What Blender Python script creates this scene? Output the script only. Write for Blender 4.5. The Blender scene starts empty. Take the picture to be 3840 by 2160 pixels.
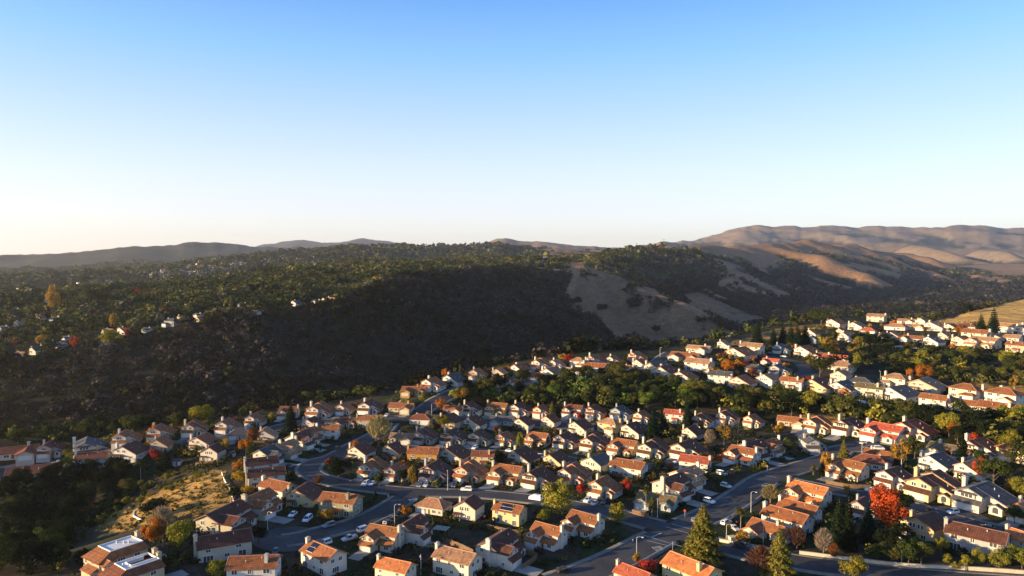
import bpy, math, random
import numpy as np
from mathutils import Vector, Matrix

# ------------------------------------------------------------------ camera, sky, sun, exposure
S = bpy.context.scene
COL = S.collection
random.seed(7)
rng = np.random.default_rng(11)
F = 1805.0            # focal length for a 2576 px wide picture
CU, CV, VH = 1288.0, 724.5, 650.0
H = 100.0             # camera height over the datum
PITCH = math.atan((CV - VH) / F)
SUN_EL, SUN_AZ = math.radians(10.0), math.radians(-106.0)   # azimuth clockwise from +Y
cam_d = bpy.data.cameras.new('camera')
cam = bpy.data.objects.new('camera', cam_d)
COL.objects.link(cam)
cam.location = (0, 0, H)
cam.rotation_euler = (math.pi / 2 - PITCH, 0, 0)
cam_d.sensor_width = 36.0
cam_d.lens = 36.0 * F / 2576.0
cam_d.clip_start, cam_d.clip_end = 1.0, 40000.0
S.camera = cam
S.view_settings.view_transform = 'Standard'
S.view_settings.look = 'None'
S.view_settings.exposure = 1.35
S.view_settings.gamma = 1.0

W = bpy.data.worlds.new('World')
S.world = W
W.use_nodes = True
nt = W.node_tree
for n in list(nt.nodes):
    nt.nodes.remove(n)
out = nt.nodes.new('ShaderNodeOutputWorld')
bg = nt.nodes.new('ShaderNodeBackground')
sky = nt.nodes.new('ShaderNodeTexSky')
sky.sky_type = 'NISHITA'
sky.sun_disc = False
sky.sun_elevation = SUN_EL
sky.sun_rotation = SUN_AZ
sky.altitude = 100
sky.air_density = 1.0
sky.dust_density = 0.6
sky.ozone_density = 3.0
bg.inputs['Strength'].default_value = 0.118
# the sky's own colour: a little bluer than the plain model, whitening towards the horizon
tint = nt.nodes.new('ShaderNodeVectorMath'); tint.operation = 'SCALE'; tint.inputs['Scale'].default_value = 0.38
geo = nt.nodes.new('ShaderNodeTexCoord'); sep = nt.nodes.new('ShaderNodeSeparateXYZ')
ramp = nt.nodes.new('ShaderNodeValToRGB')
cr_ = ramp.color_ramp
cr_.elements[0].position = 0.0; cr_.elements[0].color = (2.85, 2.68, 2.4, 1)
cr_.elements[1].position = 1.0; cr_.elements[1].color = (.08, .22, .8, 1)
for p_, r_, g_, b_ in ((.039, 2.66, 2.5, 2.5), (.072, 2.42, 2.32, 2.6), (.11, 2.12, 2.22, 2.55), (.19, 1.38, 1.80, 2.54), (.267, .68, 1.45, 2.5), (.334, .34, .98, 2.36)):
    e_ = cr_.elements.new(p_); e_.color = (r_, g_, b_, 1)
add = nt.nodes.new('ShaderNodeVectorMath'); add.operation = 'ADD'
nt.links.new(geo.outputs['Generated'], sep.inputs[0]); nt.links.new(sep.outputs['Z'], ramp.inputs[0])
nt.links.new(sky.outputs[0], tint.inputs[0]); nt.links.new(tint.outputs[0], add.inputs[0]); nt.links.new(ramp.outputs[0], add.inputs[1])
nt.links.new(add.outputs[0], bg.inputs['Color'])
nt.links.new(bg.outputs[0], out.inputs['Surface'])

sun_d = bpy.data.lights.new('sun', 'SUN')
sun_d.energy = 5.0
sun_d.angle = math.radians(0.5)
sun_d.color = (1.0, 0.72, 0.40)
sun = bpy.data.objects.new('sun', sun_d)
COL.objects.link(sun)
sdir = Vector((math.sin(SUN_AZ) * math.cos(SUN_EL), math.cos(SUN_AZ) * math.cos(SUN_EL), math.sin(SUN_EL)))
sun.rotation_euler = sdir.to_track_quat('Z', 'Y').to_euler()
S.cycles.max_bounces = 5
S.cycles.diffuse_bounces = 2
S.cycles.glossy_bounces = 2
S.cycles.transmission_bounces = 2
S.cycles.volume_bounces = 0
S.cycles.transparent_max_bounces = 4
S.cycles.use_denoising = True
S.cycles.sample_clamp_indirect = 4.0

# ------------------------------------------------------------------ picture <-> place
OFF = {'A': (0, 966), 'B': (644, 966), 'C': (1288, 966), 'D': (1717.3, 966),
       'E': (0, 577), 'F': (858.7, 577), 'G': (1717.3, 577), 'V': (0, 0)}
def UV(c, x, y):
    if c == 'V':
        return float(x), float(y)
    o = OFF[c]
    return o[0] + x / 3.0, o[1] + y / 3.0
cp, sp = math.cos(PITCH), math.sin(PITCH)
def ray(u, v):
    a, b = (u - CU) / F, -(v - CV) / F
    return np.array([a, cp + b * sp, -sp + b * cp])
def pt(u, v, D):
    d = ray(u, v)
    k = D / d[1]                       # D is the depth along the view's ground axis
    return d[0] * k, d[1] * k, H + d[2] * k
def project(x, y, z):
    zz = z - H
    f = y * cp - zz * sp
    b = y * sp + zz * cp
    f = np.maximum(f, 1e-3)
    return CU + F * x / f, CV - F * b / f

# ------------------------------------------------------------------ noise
def _hash(ix, iy, s):
    h = (ix.astype(np.int64) * 374761393 + iy.astype(np.int64) * 668265263 + s * 1442695041) & 0x7fffffff
    h = ((h ^ (h >> 13)) * 1274126177) & 0x7fffffff
    return ((h ^ (h >> 16)) & 0xffff) / 65535.0
def vnoise(x, y, s=0):
    ix, iy = np.floor(x), np.floor(y)
    fx, fy = x - ix, y - iy
    fx, fy = fx * fx * (3 - 2 * fx), fy * fy * (3 - 2 * fy)
    a, b = _hash(ix, iy, s), _hash(ix + 1, iy, s)
    c, d = _hash(ix, iy + 1, s), _hash(ix + 1, iy + 1, s)
    return (a * (1 - fx) + b * fx) * (1 - fy) + (c * (1 - fx) + d * fx) * fy
def fbm(x, y, s=0, o=4):
    t, a, n = 0.0, 0.5, 0.0
    for k in range(o):
        t = t + a * vnoise(x * 2 ** k, y * 2 ** k, s + k); n += a; a *= 0.5
    return t / n - 0.5
def ridged(x, y, s=0, o=4):
    t, a, n = 0.0, 0.5, 0.0
    for k in range(o):
        t = t + a * (1 - np.abs(2 * vnoise(x * 2 ** k, y * 2 ** k, s + k) - 1)); n += a; a *= 0.5
    return t / n - 0.5
def sstep(a, b, x):
    t = np.clip((x - a) / (b - a), 0, 1)
    return t * t * (3 - 2 * t)

# ------------------------------------------------------------------ terrain: control lines (picture u, v and distance in metres)
NEAR = [(63,1196,330),(-250,1160,345),(290,1119,362),(480,1100,373),(600,1060,405),(750,1045,418),(860,1040,422),(1046,996,434),
 (1100,975,446),(1240,1045,424),(1500,1045,420),(1700,1050,415),(1900,1060,405),(2150,1075,385),(2400,1112,345),(2560,1150,320),
 (1500,1236,286),(1190,1240,285),(830,1330,246),(800,1180,316),(1700,1350,240),(1850,1190,311),(2300,1250,281),(2500,1350,241),
 (300,1430,204),(150,1330,288),(40,1290,345),(230,1258,325),(110,1400,262),(450,1250,291),(560,1200,305),(1450,1430,215),(2000,1430,214),(2400,1430,214),(2576,1449,208),
 (1326,930,490),(1500,907,520),(1650,922,500),(1500,1000,436),(1783,962,468),(2000,985,450),(2250,985,448),(2400,1000,436),(2576,1012,424),
 (1900,890,548),(2000,860,605),(2150,832,672),(2300,822,698),(2450,850,604),(2560,832,640),(2200,812,735),(2500,790,765),(2800,800,760),
 (2900,1250,270),(-300,1449,200),(1288,1900,140),(0,1900,140),(2576,1900,140),(2600,1060,370)]
EDGE = [(-400,1135,372),(0,1105,392),(150,1090,400),(300,1083,405),(480,1065,417),(600,1045,430),(750,1025,441),(850,1005,450),(1000,984,456),
 (1150,945,486),(1330,905,520),(1500,882,546),(1640,880,562),(1750,862,592),(1850,846,642),(1950,820,702),(2080,798,762),(2200,797,772),
 (2350,806,762),(2450,782,802),(2576,753,862),(2900,740,900)]
near_pts = np.array([pt(*p) for p in NEAR + EDGE])
def _tps(r2):
    return 0.5 * r2 * np.log(np.maximum(r2, 1e-9))
_P = near_pts[:, :2] / 100.0
_n = len(_P)
_K = _tps(((_P[:, None] - _P[None]) ** 2).sum(-1)) + np.eye(_n) * 0.02
_A = np.zeros((_n + 3, _n + 3)); _A[:_n, :_n] = _K
_A[:_n, _n] = 1; _A[:_n, _n + 1:] = _P; _A[_n:, :_n] = _A[:_n, _n:].T
_w = np.linalg.solve(_A, np.concatenate([near_pts[:, 2], [0, 0, 0]]))
def znear(x, y):
    x = np.asarray(x, float) / 100.0; y = np.asarray(y, float) / 100.0
    z = _w[_n] + _w[_n + 1] * x + _w[_n + 2] * y
    for i in range(_n):
        z = z + _w[i] * _tps((x - _P[i, 0]) ** 2 + (y - _P[i, 1]) ** 2)
    return np.clip(z, -25, 62)
def curve(pts):
    a = np.array([pt(*p) for p in pts])
    th = np.arctan2(a[:, 0], a[:, 1]); o = np.argsort(th)
    return th[o], np.hypot(a[:, 0], a[:, 1])[o], a[o, 2]
def cv(c, t):
    return np.interp(t, c[0], c[1]), np.interp(t, c[0], c[2])
def far_scale(pts, ka, kb, u0=900, u1=1500):
    return [(u, v, D * (ka + (kb - ka) * min(1, max(0, (u - u0) / (u1 - u0))))) for u, v, *D_ in pts for D in (D_[0] if D_ else 5800,)]
def curve_f(pts, ka, kb):
    return curve(far_scale(pts, ka, kb))
C_EDGE = curve(EDGE)
C3 = curve([(-400,915,760),(0,905,745),(250,858,770),(430,822,800),(640,786,850),(860,757,940),(1000,710,1150),(1200,681,1500),(1350,674,1720),
            (1470,682,1800),(1600,760,1850),(1700,790,1850),(1900,800,1700),(2300,790,1900),(2900,780,1900)])
C4 = curve([(-400,745,1250),(0,742,1280),(200,737,1330),(400,722,1450),(600,700,1600),(750,682,1750),(900,668,1900),(1100,661,2200),
            (1300,655,2350),(1450,655,2350),(1560,665,2200),(1700,720,2500),(1850,770,2500),(2100,775,2500),(2576,770,2500),(2900,770,2500)])
C6 = curve([(-400,706,2300),(0,700,2400),(200,692,2600),(330,684,2800),(430,668,3100),(520,656,3300),(620,648,3500),(700,641,3700),(800,631,3900),
            (900,621,4000),(1000,625,4000),(1150,626,4200),(1250,616,4500),(1350,632,4600),(1500,632,5000),(1620,634,5200),(1800,655,5400),
            (2000,660,5400),(2200,668,5400),(2400,672,5200),(2576,668,5200),(2900,665,5200)])
C8 = curve_f([(-400,655,5500),(0,650,5500),(150,647,5500),(220,638,5600),(300,627,5700),(370,622,5700),(430,627,5750),(480,618,5800),(550,623,5900),
            (620,634,6200),(800,645,6500),(1150,645,6500),(1270,612,6600),(1310,622,6600),(1390,616,6600),(1460,619,6600),(1560,621,6600),(1640,615,6400),(1667,605,6400),
            (1705,614,6500),(1780,622,6500),(1850,612,6500),(1950,625,6500),(2060,622,6500),(2180,616,6500),(2290,612,6500),(2370,630,6500),(2470,625,6500),(2576,632,6500),(2900,630,6500)], 1.35, 1.05)
C9 = curve(far_scale([(-400,660,9000),(560,640,9000),(640,622,9000),(700,611,9000),(760,606,9000),(800,613,9000),(845,615,9000),(880,611,9000),(915,606,9000),
            (950,611,9000),(990,616,9000),(1035,623,9000),(1100,633,9000),(1500,640,9000),(1680,622,9000),(1740,608,9000),(1800,596,9000),(1832,583,9000),(1860,576,9000),
            (1905,573,9000),(1940,577,9000),(1985,573,9000),(2080,570,9000),(2160,574,9000),(2240,574,9000),(2300,578,9000),(2400,573,9000),
            (2480,573,9000),(2540,580,9000),(2620,578,9000),(2900,600,9000)], 1.65, 1.2))
SPURS = [  # points, side slope, crest width, bareness
 ([(1459,672,1900),(1560,640,2350),(1700,625,2900),(1850,624,3500),(2100,612,4600)], .36, 50, .35),
 ([(1459,682,1953),(1520,702,1795),(1600,726,1650),(1700,760,1544),(1790,812,1465),(1840,850,1432)], .52, 22, 1.0),
 ([(1430,735,1702),(1470,770,1570),(1530,815,1465)], .5, 20, 1.0),
 ([(1560,645,2501),(1690,690,2318),(1780,732,2183),(1880,782,2049),(1950,815,1976)], .52, 22, 1.0),
 ([(1720,640,2862),(1800,662,2829),(1858,690,2700),(1920,728,2570),(2050,790,2376)], .55, 26, 1.0),
 ([(1850,626,3400),(1980,676,3150),(2120,716,2980),(2250,750,2850),(2340,775,2750)], .55, 30, .95),
 ([(1860,622,3600),(1960,634,3500),(2060,648,3350),(2160,690,3200)], .55, 30, .9),
 ([(2100,612,4600),(2190,636,4300),(2300,680,4050),(2420,716,3800)], .55, 36, .9),
 ([(2060,640,4700),(2180,632,4700),(2330,652,4500),(2480,700,4300)], .55, 36, .85),
 ([(2290,618,6000),(2400,650,5400),(2520,668,5100)], .55, 40, .95),
 ([(2470,630,6000),(2560,655,5400),(2680,670,5100)], .55, 40, .95),
 ([(2040,622,6100),(2120,640,5600),(2230,660,5300)], .55, 40, .95),
]
def seg_ridge(x, y, pts, s, w):
    P = np.array([pt(*p) for p in pts])
    best = np.full(x.shape, -1e9); bd = np.full(x.shape, 1e9)
    for a, b in zip(P[:-1], P[1:]):
        dx, dy = b[0] - a[0], b[1] - a[1]
        t = np.clip(((x - a[0]) * dx + (y - a[1]) * dy) / (dx * dx + dy * dy), 0, 1)
        d = np.hypot(x - a[0] - t * dx, y - a[1] - t * dy)
        z = a[2] + t * (b[2] - a[2]) - s * (np.sqrt(d * d + w * w) - w)
        m = z > best
        best = np.where(m, z, best); bd = np.where(m, d, bd)
    return best, bd
th_in = np.linspace(math.radians(-39), math.radians(39), 640)
TH = np.concatenate([np.linspace(math.radians(-85), th_in[0], 40)[:-1], th_in, np.linspace(th_in[-1], math.radians(85), 40)[1:]])
RR = np.concatenate([np.geomspace(25, 180, 20)[:-1], np.geomspace(180, 1800, 280)[:-1], np.geomspace(1800, 17600, 230)])
TG, RG = np.meshgrid(TH, RR, indexing='ij')
XG, YG = RG * np.sin(TG), RG * np.cos(TG)
re_, ze_ = cv(C_EDGE, TH)
ks = [(re_, znear(re_ * np.sin(TH), re_ * np.cos(TH)))]
k3 = cv(C3, TH); k4 = cv(C4, TH); k6 = cv(C6, TH); k8 = cv(C8, TH); k9 = cv(C9, TH)
right = sstep(0.10, 0.2, TH)
ks.append((re_ + 26, ks[0][1] - 11))
r2 = re_ + np.interp(TH, [-0.5, -0.2, 0.0, 0.12, 0.3], [165, 200, 260, 330, 420])
ks.append((r2, np.interp(TH, [-0.6, -0.2, 0.1, 0.3], [-58, -68, -72, -78])))
ks.append(k3); ks.append(k4)
ks.append((np.maximum(k4[0] * 1.22, k4[0] + 300), k4[1] * (1 - right) - 50 * (1 - right) + right * -66))
ks.append(k6)
ks.append((k6[0] * 1.12, k6[1] - 45)); ks.append(k8)
def soft(k, n):
    w_ = np.hanning(2 * n + 3)[1:-1]; w_ /= w_.sum(); w_ = w_[:, None]
    f = lambda a: np.convolve(np.pad(a, n, mode='edge'), w_[:, 0], 'valid')
    return f(k[0]), f(k[1])
k8, k9 = soft(k8, 5), soft(k9, 3)
k9 = (k9[0], k9[1] + 60 * fbm(TH * 60, TH * 0 + 3.3, 91, 4)); k8 = (k8[0], k8[1] + 22 * fbm(TH * 70, TH * 0 + 7.1, 92, 4))
ks[-1] = k8
ks.append((k8[0] * 1.15, k8[1] - 110)); ks.append(k9)
ks.append((k9[0] * 1.12, k9[1] - 320)); ks.append((k9[0] * 0 + 24000, k9[1] * 0 - 200))
KR = np.array([k[0] for k in ks]); KZ = np.array([k[1] for k in ks])
for i in range(1, len(ks)):
    KR[i] = np.maximum(KR[i], KR[i - 1] * 1.03 + 5)
def pchip(xk, yk, x):
    h = np.diff(xk); d = np.diff(yk) / h
    m = np.zeros_like(yk)
    for i in range(1, len(xk) - 1):
        if d[i - 1] * d[i] > 0:
            w1, w2 = 2 * h[i] + h[i - 1], h[i] + 2 * h[i - 1]
            m[i] = (w1 + w2) / (w1 / d[i - 1] + w2 / d[i])
    j = np.clip(np.searchsorted(xk, x) - 1, 0, len(h) - 1)
    t = (x - xk[j]) / h[j]
    return ((2 * t ** 3 - 3 * t ** 2 + 1) * yk[j] + (t ** 3 - 2 * t ** 2 + t) * h[j] * m[j]
            + (-2 * t ** 3 + 3 * t ** 2) * yk[j + 1] + (t ** 3 - t ** 2) * h[j] * m[j + 1])
ZG = znear(XG, YG)
for i in range(len(TH)):
    m = RR > KR[0, i]
    ZG[i, m] = pchip(KR[:, i], KZ[:, i], RR[m])
beyond = sstep(1.0, 1.35, RG / np.maximum(re_[:, None] + 60, 1))
BARE = np.zeros_like(ZG)
for pts_, s_, w_, b_ in SPURS:
    zr, dr = seg_ridge(XG, YG, pts_, s_, w_)
    zr = np.where(RG > re_[:, None] + 150, zr, -1e3)
    k = 14.0
    hgt = np.clip(0.5 + 0.5 * (zr - ZG) / k, 0, 1)
    znew = ZG * (1 - hgt) + zr * hgt + k * hgt * (1 - hgt)
    wide = w_ * 4.6 + 20
    BARE = BARE * (1 - hgt) + hgt * b_ * (1 - sstep(wide * 0.8, wide * 1.5, dr + wide * 0.6 * fbm(XG / 120, YG / 120, 5)))
    ZG = znew
amp = beyond * np.interp(RG, [0, 700, 1500, 3000, 6000, 9000], [8, 13, 18, 46, 150, 330])
wl = np.interp(RG, [500, 1500, 4000, 9000], [130, 210, 420, 1000])
wl = np.select([RG < 1100, RG < 2600, RG < 5200], [140.0, 230.0, 420.0], 900.0)
NZ = np.zeros_like(ZG)
for lo, hi, L, sd in ((0, 1300, 150., 1), (900, 3000, 240., 2), (2200, 5800, 480., 3), (4800, 30000, 1250., 4)):
    wgt = sstep(lo, lo * 1.35 + 1, RG) * (1 - sstep(hi * 0.8, hi, RG))
    NZ += wgt * ridged(XG / L, YG / L, sd, 4)
for kc in (k6, k8, k9):
    amp = amp * (1 - .72 * np.exp(-((RG - kc[0][:, None]) / (kc[0][:, None] * .05)) ** 2))
ZG = ZG + amp * NZ * 0.75
_m = sstep(.655, .80, -TG)                     # unseen land beyond the left edge, lowered to let the low sun through
ZG = ZG * (1 - _m) + _m * np.minimum(ZG, -45.0)
LR = np.log(RR)
def ground(x, y):
    x = np.asarray(x, float); y = np.asarray(y, float)
    th = np.arctan2(x, y); lr = np.log(np.maximum(np.hypot(x, y), 26))
    i = np.clip(np.searchsorted(TH, th) - 1, 0, len(TH) - 2)
    j = np.clip(np.searchsorted(LR, lr) - 1, 0, len(LR) - 2)
    a = np.clip((th - TH[i]) / (TH[i + 1] - TH[i]), 0, 1)
    b = np.clip((np.exp(lr) - RR[j]) / (RR[j + 1] - RR[j]), 0, 1)
    return (ZG[i, j] * (1 - a) * (1 - b) + ZG[i + 1, j] * a * (1 - b) + ZG[i, j + 1] * (1 - a) * b + ZG[i + 1, j + 1] * a * b)
_RT = np.concatenate([np.arange(60, 900, 1.5), np.geomspace(900, 9500, 900)])
def hit(u, v, rmin=0.0):
    d = ray(u, v); k = _RT / math.hypot(d[0], d[1])
    x, y, z = d[0] * k, d[1] * k, H + d[2] * k
    below = (z < ground(x, y)) & (_RT > rmin)
    if not below.any():
        return float(x[-1]), float(y[-1])
    i = int(np.argmax(below))
    return float(x[i]), float(y[i])
def hitc(c, x, y):
    return hit(*UV(c, x, y))

# ------------------------------------------------------------------ materials
def new_mat(name):
    m = bpy.data.materials.new(name); m.use_nodes = True
    t = m.node_tree
    for n in list(t.nodes):
        t.nodes.remove(n)
    return m, t, t.nodes.new('ShaderNodeOutputMaterial')
def N(t, kind, **kw):
    n = t.nodes.new(kind)
    for k, v in kw.items():
        setattr(n, k, v)
    return n
def noise_node(t, scale, detail=3.0, coord='Object'):
    tc = N(t, 'ShaderNodeTexCoord'); nz = N(t, 'ShaderNodeTexNoise')
    nz.inputs['Scale'].default_value = scale; nz.inputs['Detail'].default_value = detail
    t.links.new(tc.outputs[coord], nz.inputs['Vector'])
    return nz
def maprange(t, src, lo, hi, a=0.0, b=1.0):
    m = N(t, 'ShaderNodeMapRange')
    m.inputs[1].default_value = a; m.inputs[2].default_value = b
    m.inputs[3].default_value = lo; m.inputs[4].default_value = hi
    t.links.new(src, m.inputs[0])
    return m.outputs[0]
def scale_col(t, col, fac):
    v = N(t, 'ShaderNodeVectorMath', operation='SCALE')
    t.links.new(col, v.inputs[0]); t.links.new(fac, v.inputs['Scale'])
    return v.outputs[0]
def simple(name, col=None, rough=0.8, noise=None, amt=0.2, objcol=False, metal=0.0, spec=0.3, stripes=None, noise2=None):
    m, t, o = new_mat(name)
    b = N(t, 'ShaderNodeBsdfPrincipled')
    b.inputs['Roughness'].default_value = rough; b.inputs['Metallic'].default_value = metal
    b.inputs['Specular IOR Level'].default_value = spec
    if objcol:
        c = N(t, 'ShaderNodeObjectInfo').outputs['Color']
    else:
        r = N(t, 'ShaderNodeRGB'); r.outputs[0].default_value = (*col, 1); c = r.outputs[0]
    if noise:
        c = scale_col(t, c, maprange(t, noise_node(t, noise).outputs[0], 1 - amt, 1 + amt, 0.3, 0.7))
    if noise2:
        c = scale_col(t, c, maprange(t, noise_node(t, noise2[0]).outputs[0], 1 - noise2[1], 1 + noise2[1], 0.3, 0.7))
    if stripes:
        uv = N(t, 'ShaderNodeUVMap'); sx = N(t, 'ShaderNodeSeparateXYZ'); t.links.new(uv.outputs[0], sx.inputs[0])
        for ax, per, a in stripes:
            mu = N(t, 'ShaderNodeMath', operation='MULTIPLY'); mu.inputs[1].default_value = 2 * math.pi / per
            t.links.new(sx.outputs[ax], mu.inputs[0])
            si = N(t, 'ShaderNodeMath', operation='SINE'); t.links.new(mu.outputs[0], si.inputs[0])
            c = scale_col(t, c, maprange(t, si.outputs[0], 1 - a, 1 + a, -1, 1))
    t.links.new(c, b.inputs['Base Color']); t.links.new(b.outputs[0], o.inputs['Surface'])
    return m
M = {}
M['stucco'] = simple('stucco', objcol=True, rough=0.92, noise=1.2, amt=0.05, spec=0.1, noise2=(0.25, 0.06))
M['roof'] = simple('roof_tile', objcol=True, rough=0.8, noise=0.7, amt=0.32, spec=0.2, stripes=((0, 0.62, 0.16), (1, 0.8, 0.12)), noise2=(4.0, 0.2))
M['roof_trim'] = simple('roof_trim', objcol=True, rough=0.85, spec=0.2, noise=3.0, amt=0.12)
M['trim'] = simple('white_trim', (0.72, 0.70, 0.66), rough=0.7)
M['paint'] = simple('garage_paint', objcol=True, rough=0.6, noise=2.0, amt=0.04)
M['door'] = simple('door_paint', (0.10, 0.055, 0.035), rough=0.5)
M['glass'] = simple('window_glass', (0.06, 0.065, 0.07), rough=0.12, spec=0.6)
M['solar'] = simple('solar_cells', (0.012, 0.015, 0.03), rough=0.15, spec=0.5)
M['flat_roof'] = simple('white_roof_membrane', (0.62, 0.62, 0.6), rough=0.75, noise=0.5, amt=0.12)
M['asphalt'] = simple('asphalt', (0.056, 0.056, 0.058), rough=0.9, noise=0.10, amt=0.3, spec=0.15, noise2=(0.7, 0.16))
M['patch'] = simple('asphalt_patch', (0.045, 0.045, 0.048), rough=0.9, noise=2.0, amt=0.2, spec=0.15)
M['concrete'] = simple('concrete', (0.27, 0.25, 0.22), rough=0.9, noise=0.3, amt=0.14, spec=0.15, noise2=(3.0, 0.08))
M['pavement'] = simple('pavement_concrete', (0.17, 0.16, 0.145), rough=0.9, noise=0.4, amt=0.2, spec=0.1, noise2=(3.0, 0.1))
M['marking'] = simple('road_paint', (0.34, 0.34, 0.33), rough=0.7, noise=2.5, amt=0.25)
M['metal'] = simple('galvanised_metal', (0.5, 0.5, 0.48), rough=0.5, metal=0.3)
M['wood'] = simple('fence_wood', (0.16, 0.10, 0.06), rough=0.9, noise=1.5, amt=0.3)
M['wallstone'] = simple('wall_render', (0.52, 0.44, 0.32), rough=0.9, noise=0.8, amt=0.12)
M['carpaint'] = simple('car_paint', objcol=True, rough=0.28, spec=0.5)
M['carglass'] = simple('car_glass', (0.02, 0.025, 0.03), rough=0.05, spec=0.6)
M['tyre'] = simple('tyre_rubber', (0.02, 0.02, 0.02), rough=0.9)
M['rim'] = simple('wheel_rim', (0.45, 0.45, 0.46), rough=0.35, metal=0.6)
M['lamp'] = simple('lamp_glass', (0.6, 0.58, 0.5), rough=0.2)
M['tail'] = simple('tail_lamp', (0.3, 0.02, 0.02), rough=0.2)
M['signred'] = simple('sign_red', (0.4, 0.02, 0.02), rough=0.4)
M['bark'] = simple('bark', objcol=True, rough=0.95, noise=3.0, amt=0.3, spec=0.05)
def leaf_mat(name, attr=None, trans=0.28):
    m, t, o = new_mat(name)
    if attr:
        a = N(t, 'ShaderNodeAttribute', attribute_name=attr); c = a.outputs['Color']
    else:
        c = N(t, 'ShaderNodeObjectInfo').outputs['Color']
    g = N(t, 'ShaderNodeNewGeometry')
    c = scale_col(t, c, maprange(t, g.outputs['Random Per Island'], 0.55, 1.5))
    if not attr:      # leaves turn unevenly: greener or browner patches within one crown
        fac = maprange(t, noise_node(t, 3.2, 2.0).outputs[0], 0.0, 1.0, .36, .56)
        shift = N(t, 'ShaderNodeVectorMath', operation='MULTIPLY'); shift.inputs[1].default_value = (.66, .80, .85); t.links.new(c, shift.inputs[0])
        mxc = N(t, 'ShaderNodeMix', data_type='RGBA'); t.links.new(fac, mxc.inputs[0]); t.links.new(shift.outputs[0], mxc.inputs[6]); t.links.new(c, mxc.inputs[7])
        c = mxc.outputs[2]
    d = N(t, 'ShaderNodeBsdfDiffuse'); tr = N(t, 'ShaderNodeBsdfTranslucent'); mx = N(t, 'ShaderNodeMixShader')
    mx.inputs[0].default_value = trans
    t.links.new(c, d.inputs['Color']); t.links.new(c, tr.inputs['Color'])
    t.links.new(d.outputs[0], mx.inputs[1]); t.links.new(tr.outputs[0], mx.inputs[2])
    t.links.new(mx.outputs[0], o.inputs['Surface'])
    return m
M['leaf'] = leaf_mat('leaves')
M['leafmass'] = leaf_mat('woodland_leaves', 'tone', 0.15)
def attr_mat(name, attr, rough=0.9):
    m, t, o = new_mat(name)
    b = N(t, 'ShaderNodeBsdfPrincipled'); b.inputs['Roughness'].default_value = rough
    b.inputs['Specular IOR Level'].default_value = 0.1
    a = N(t, 'ShaderNodeAttribute', attribute_name=attr)
    t.links.new(a.outputs['Color'], b.inputs['Base Color']); t.links.new(b.outputs[0], o.inputs['Surface'])
    return m
M['farhouse'] = attr_mat('distant_house_paint', 'tone')
def ground_mat():
    m, t, o = new_mat('ground_soil_and_grass')
    b = N(t, 'ShaderNodeBsdfPrincipled'); b.inputs['Roughness'].default_value = 0.95
    b.inputs['Specular IOR Level'].default_value = 0.05
    a = N(t, 'ShaderNodeAttribute', attribute_name='tone'); c = a.outputs['Color']
    for sc, am in ((0.6, 0.35), (0.09, 0.3), (0.012, 0.2)):
        c = scale_col(t, c, maprange(t, noise_node(t, sc, 4.0).outputs[0], 1 - am, 1 + am, 0.3, 0.7))
    t.links.new(c, b.inputs['Base Color']); t.links.new(b.outputs[0], o.inputs['Surface'])
    return m
M['ground'] = ground_mat()

# ------------------------------------------------------------------ mesh helpers
def np_mesh(name, V, Q, mat, tone=None, smooth=False):
    me = bpy.data.meshes.new(name)
    V = np.asarray(V, np.float32); Q = np.asarray(Q, np.int32)
    n = Q.shape[1]
    me.vertices.add(len(V)); me.vertices.foreach_set('co', V.ravel())
    me.loops.add(Q.size); me.loops.foreach_set('vertex_index', Q.ravel())
    me.polygons.add(len(Q)); me.polygons.foreach_set('loop_start', np.arange(0, Q.size, n, dtype=np.int32))
    if smooth:
        me.polygons.foreach_set('use_smooth', np.ones(len(Q), bool))
    me.update(calc_edges=True)
    if tone is not None:
        at = me.color_attributes.new('tone', 'FLOAT_COLOR', 'POINT')
        c = np.ones((len(V), 4), np.float32); c[:, :3] = tone
        at.data.foreach_set('color', c.ravel())
    me.materials.append(mat)
    return me
def link(name, me, parent=None, color=None):
    o = bpy.data.objects.new(name, me)
    COL.objects.link(o)
    if parent is not None:
        o.parent = parent
    if color is not None:
        o.color = (*color, 1.0)
    return o
def tag(o, label=None, cat=None, group=None, kind=None):
    if label: o['label'] = label
    if cat: o['category'] = cat
    if group: o['group'] = group
    if kind: o['kind'] = kind
    return o
def empty(name, loc, rz=0.0, sc=1.0):
    o = bpy.data.objects.new(name, None)
    COL.objects.link(o)
    o.location = loc; o.rotation_euler = (0, 0, rz); o.scale = (sc, sc, sc)
    o.empty_display_size = 0.5
    return o
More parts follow.
